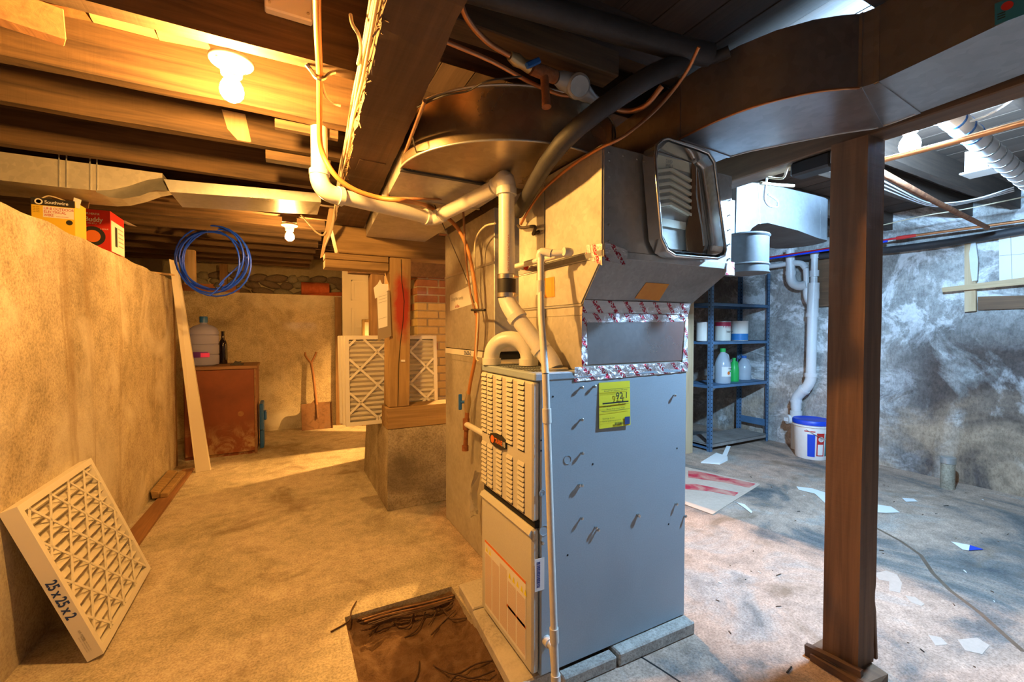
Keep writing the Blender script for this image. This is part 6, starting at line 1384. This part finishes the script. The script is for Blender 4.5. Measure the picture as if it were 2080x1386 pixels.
# ================================================================== FLOOR LITTER
cbp = [PZ(a, c) for a, c in ((1392, 950), (1545, 985), (1447, 1047), (1352, 1012))]
cbd = thing('cardboard_sheet', 'flattened cardboard with red spray paint on the right floor', 'cardboard', cbp[2])
MB().prism([p+V((0, 0, .002)) for p in cbp], (0, 0, .004)).build('sheet', 'cardboard_pale' if 'cardboard_pale' in M else 'cardboard', cbd)
def spray():
    m, nt, b = new_mat('red_overspray'); v = coords(nt)
    f = tex_noise(nt, v, 7, 5, .6, .5); nt.links.new(ramp(nt, f, [(.38, (.6, .3, .22)), (.6, (.55, .02, .05))]), b.inputs['Base Color']); setin(b, 'Roughness', .7); return m
M['overspray'] = spray()
for pts in (((1398, 958), (1420, 960), (1535, 985), (1522, 993), (1470, 982), (1398, 972)), ((1392, 985), (1412, 985), (1500, 1003), (1492, 1010), (1440, 1000), (1392, 996))):
    MB().prism([PZ(a, c)+V((0, 0, .0065)) for a, c in pts], (0, 0, .0006)).build('red_overspray', 'overspray', cbd)
def flat(pts, lab, mat='paper', name='paper_scrap', cat='paper', lift=.004, h=.0012):
    tag(MB().prism([PZ(a, c)+V((0, 0, .001+lift*random.random())) for a, c in pts], (0, 0, h)).build(name, mat, None), lab, cat)
dp_ = thing('dust_pan', 'white paper scoop lying in front of the steel shelf', 'paper', PZ(1455, 938))
MB().hexa([PZ(1424, 941), PZ(1462, 944), PZ(1478, 936), PZ(1455, 927)], [PZ(1424, 940)+V((0, 0, .006)), PZ(1462, 943)+V((0, 0, .012)), PZ(1478, 934)+V((0, 0, .03)), PZ(1455, 926)+V((0, 0, .03))]).build('scoop', 'paper', dp_)
MB().prism([PZ(1466, 932)+V((0, 0, .02)), PZ(1476, 932)+V((0, 0, .02)), PZ(1484, 920)+V((0, 0, .06)), PZ(1476, 919)+V((0, 0, .06))], (0, 0, .006)).build('stem', 'paper', dp_)
flat([(1618, 990), (1650, 994), (1682, 1004), (1690, 1020), (1675, 1022), (1655, 1004), (1622, 996)], 'torn white paper strip left of the brown post')
flat([(1778, 1026), (1810, 1030), (1828, 1042), (1800, 1044), (1778, 1042)], 'torn white paper lying right of the brown post')
flat([(1832, 1013), (1856, 1014), (1864, 1020), (1840, 1021)], 'small white scrap toward the standpipe')
flat([(1495, 1022), (1512, 1026), (1528, 1040), (1526, 1044), (1510, 1032)], 'curled white scrap beside the cardboard')
pf = thing('torn_wrapper', 'torn white and blue wrapper on the right floor', 'wrapper', PZ(1960, 1110))
MB().prism([PZ(a, c)+V((0, 0, .003)) for a, c in ((1932, 1102), (1970, 1109), (1968, 1120), (1955, 1118))], (0, 0, .0015)).build('white_half', 'paper', pf); MB().prism([PZ(a, c)+V((0, 0, .003)) for a, c in ((1970, 1109), (1998, 1118), (1968, 1120))], (0, 0, .0015)).build('blue_half', 'bucket_blue', pf)
tag(MB().tube([PZ(1806, 945)+V((0, 0, .012)), PZ(1832, 950)+V((0, 0, .012))], .012, 10).build('glue_tube', plain('teal_tube', (.02, .25, .28), .5), None, smooth=40), 'small teal tube lying by the right wall', 'tube')
M['flake'] = blotch('floor_flake', [(.42, .35, .29), (.48, .4, .33)], 6, .85, .2); M['damp'] = blotch('floor_damp', [(.14, .145, .14), (.22, .22, .21)], 3, .8, .3)
for pts in (((1776, 1165), (1800, 1160), (1822, 1168), (1832, 1185), (1828, 1205), (1806, 1200), (1806, 1182), (1785, 1178)), ((1838, 1210), (1860, 1214), (1878, 1228), (1872, 1232), (1850, 1224)), ((1945, 1300), (1985, 1296), (2010, 1312), (1995, 1330), (1960, 1322)), ((1885, 1290), (1912, 1296), (1925, 1310), (1900, 1312))):
    MB().prism([PZ(a, c)+V((0, 0, .0002)) for a, c in pts], (0, 0, .0008)).build('paint_flake', 'flake', floor)
def ribbon(pts, w, nm='floor_crack', mat='dark_gap'):
    m = MB(); P = [PZ(*p) for p in pts]
    for a, b_ in zip(P[:-1], P[1:]): m.beam(a+V((0, 0, .0003)), b_+V((0, 0, .0003)), w, .0006)
    m.build(nm, mat, floor)
ribbon([(1275, 1318), (1310, 1340), (1345, 1362), (1390, 1392)], .007)
M['silt'] = blotch('silt', [(.1, .065, .04), (.17, .11, .07)], 9, .9, .4)
ribbon([(1778, 1072), (1830, 1100), (1870, 1128), (1895, 1165), (1930, 1200), (1990, 1245), (2040, 1290), (2080, 1325)], .018, 'silt_line', 'silt')
random.seed(77)
for k in range(60):
    a, c = random.uniform(1420, 2070), random.uniform(960, 1370)
    if 1640 < a < 1790: continue
    p = PZ(a, c); s_ = random.uniform(.003, .009); an = random.uniform(0, 6.28)
    MB().beam(p+V((0, 0, .0015)), p+V((math.cos(an)*s_*random.choice((1, 1, 3, 6)), math.sin(an)*s_*2, .002)), s_*.5, .003).build('debris_bit', random.choice(('girder', 'paper', 'silt', 'dark_gap')), floor)
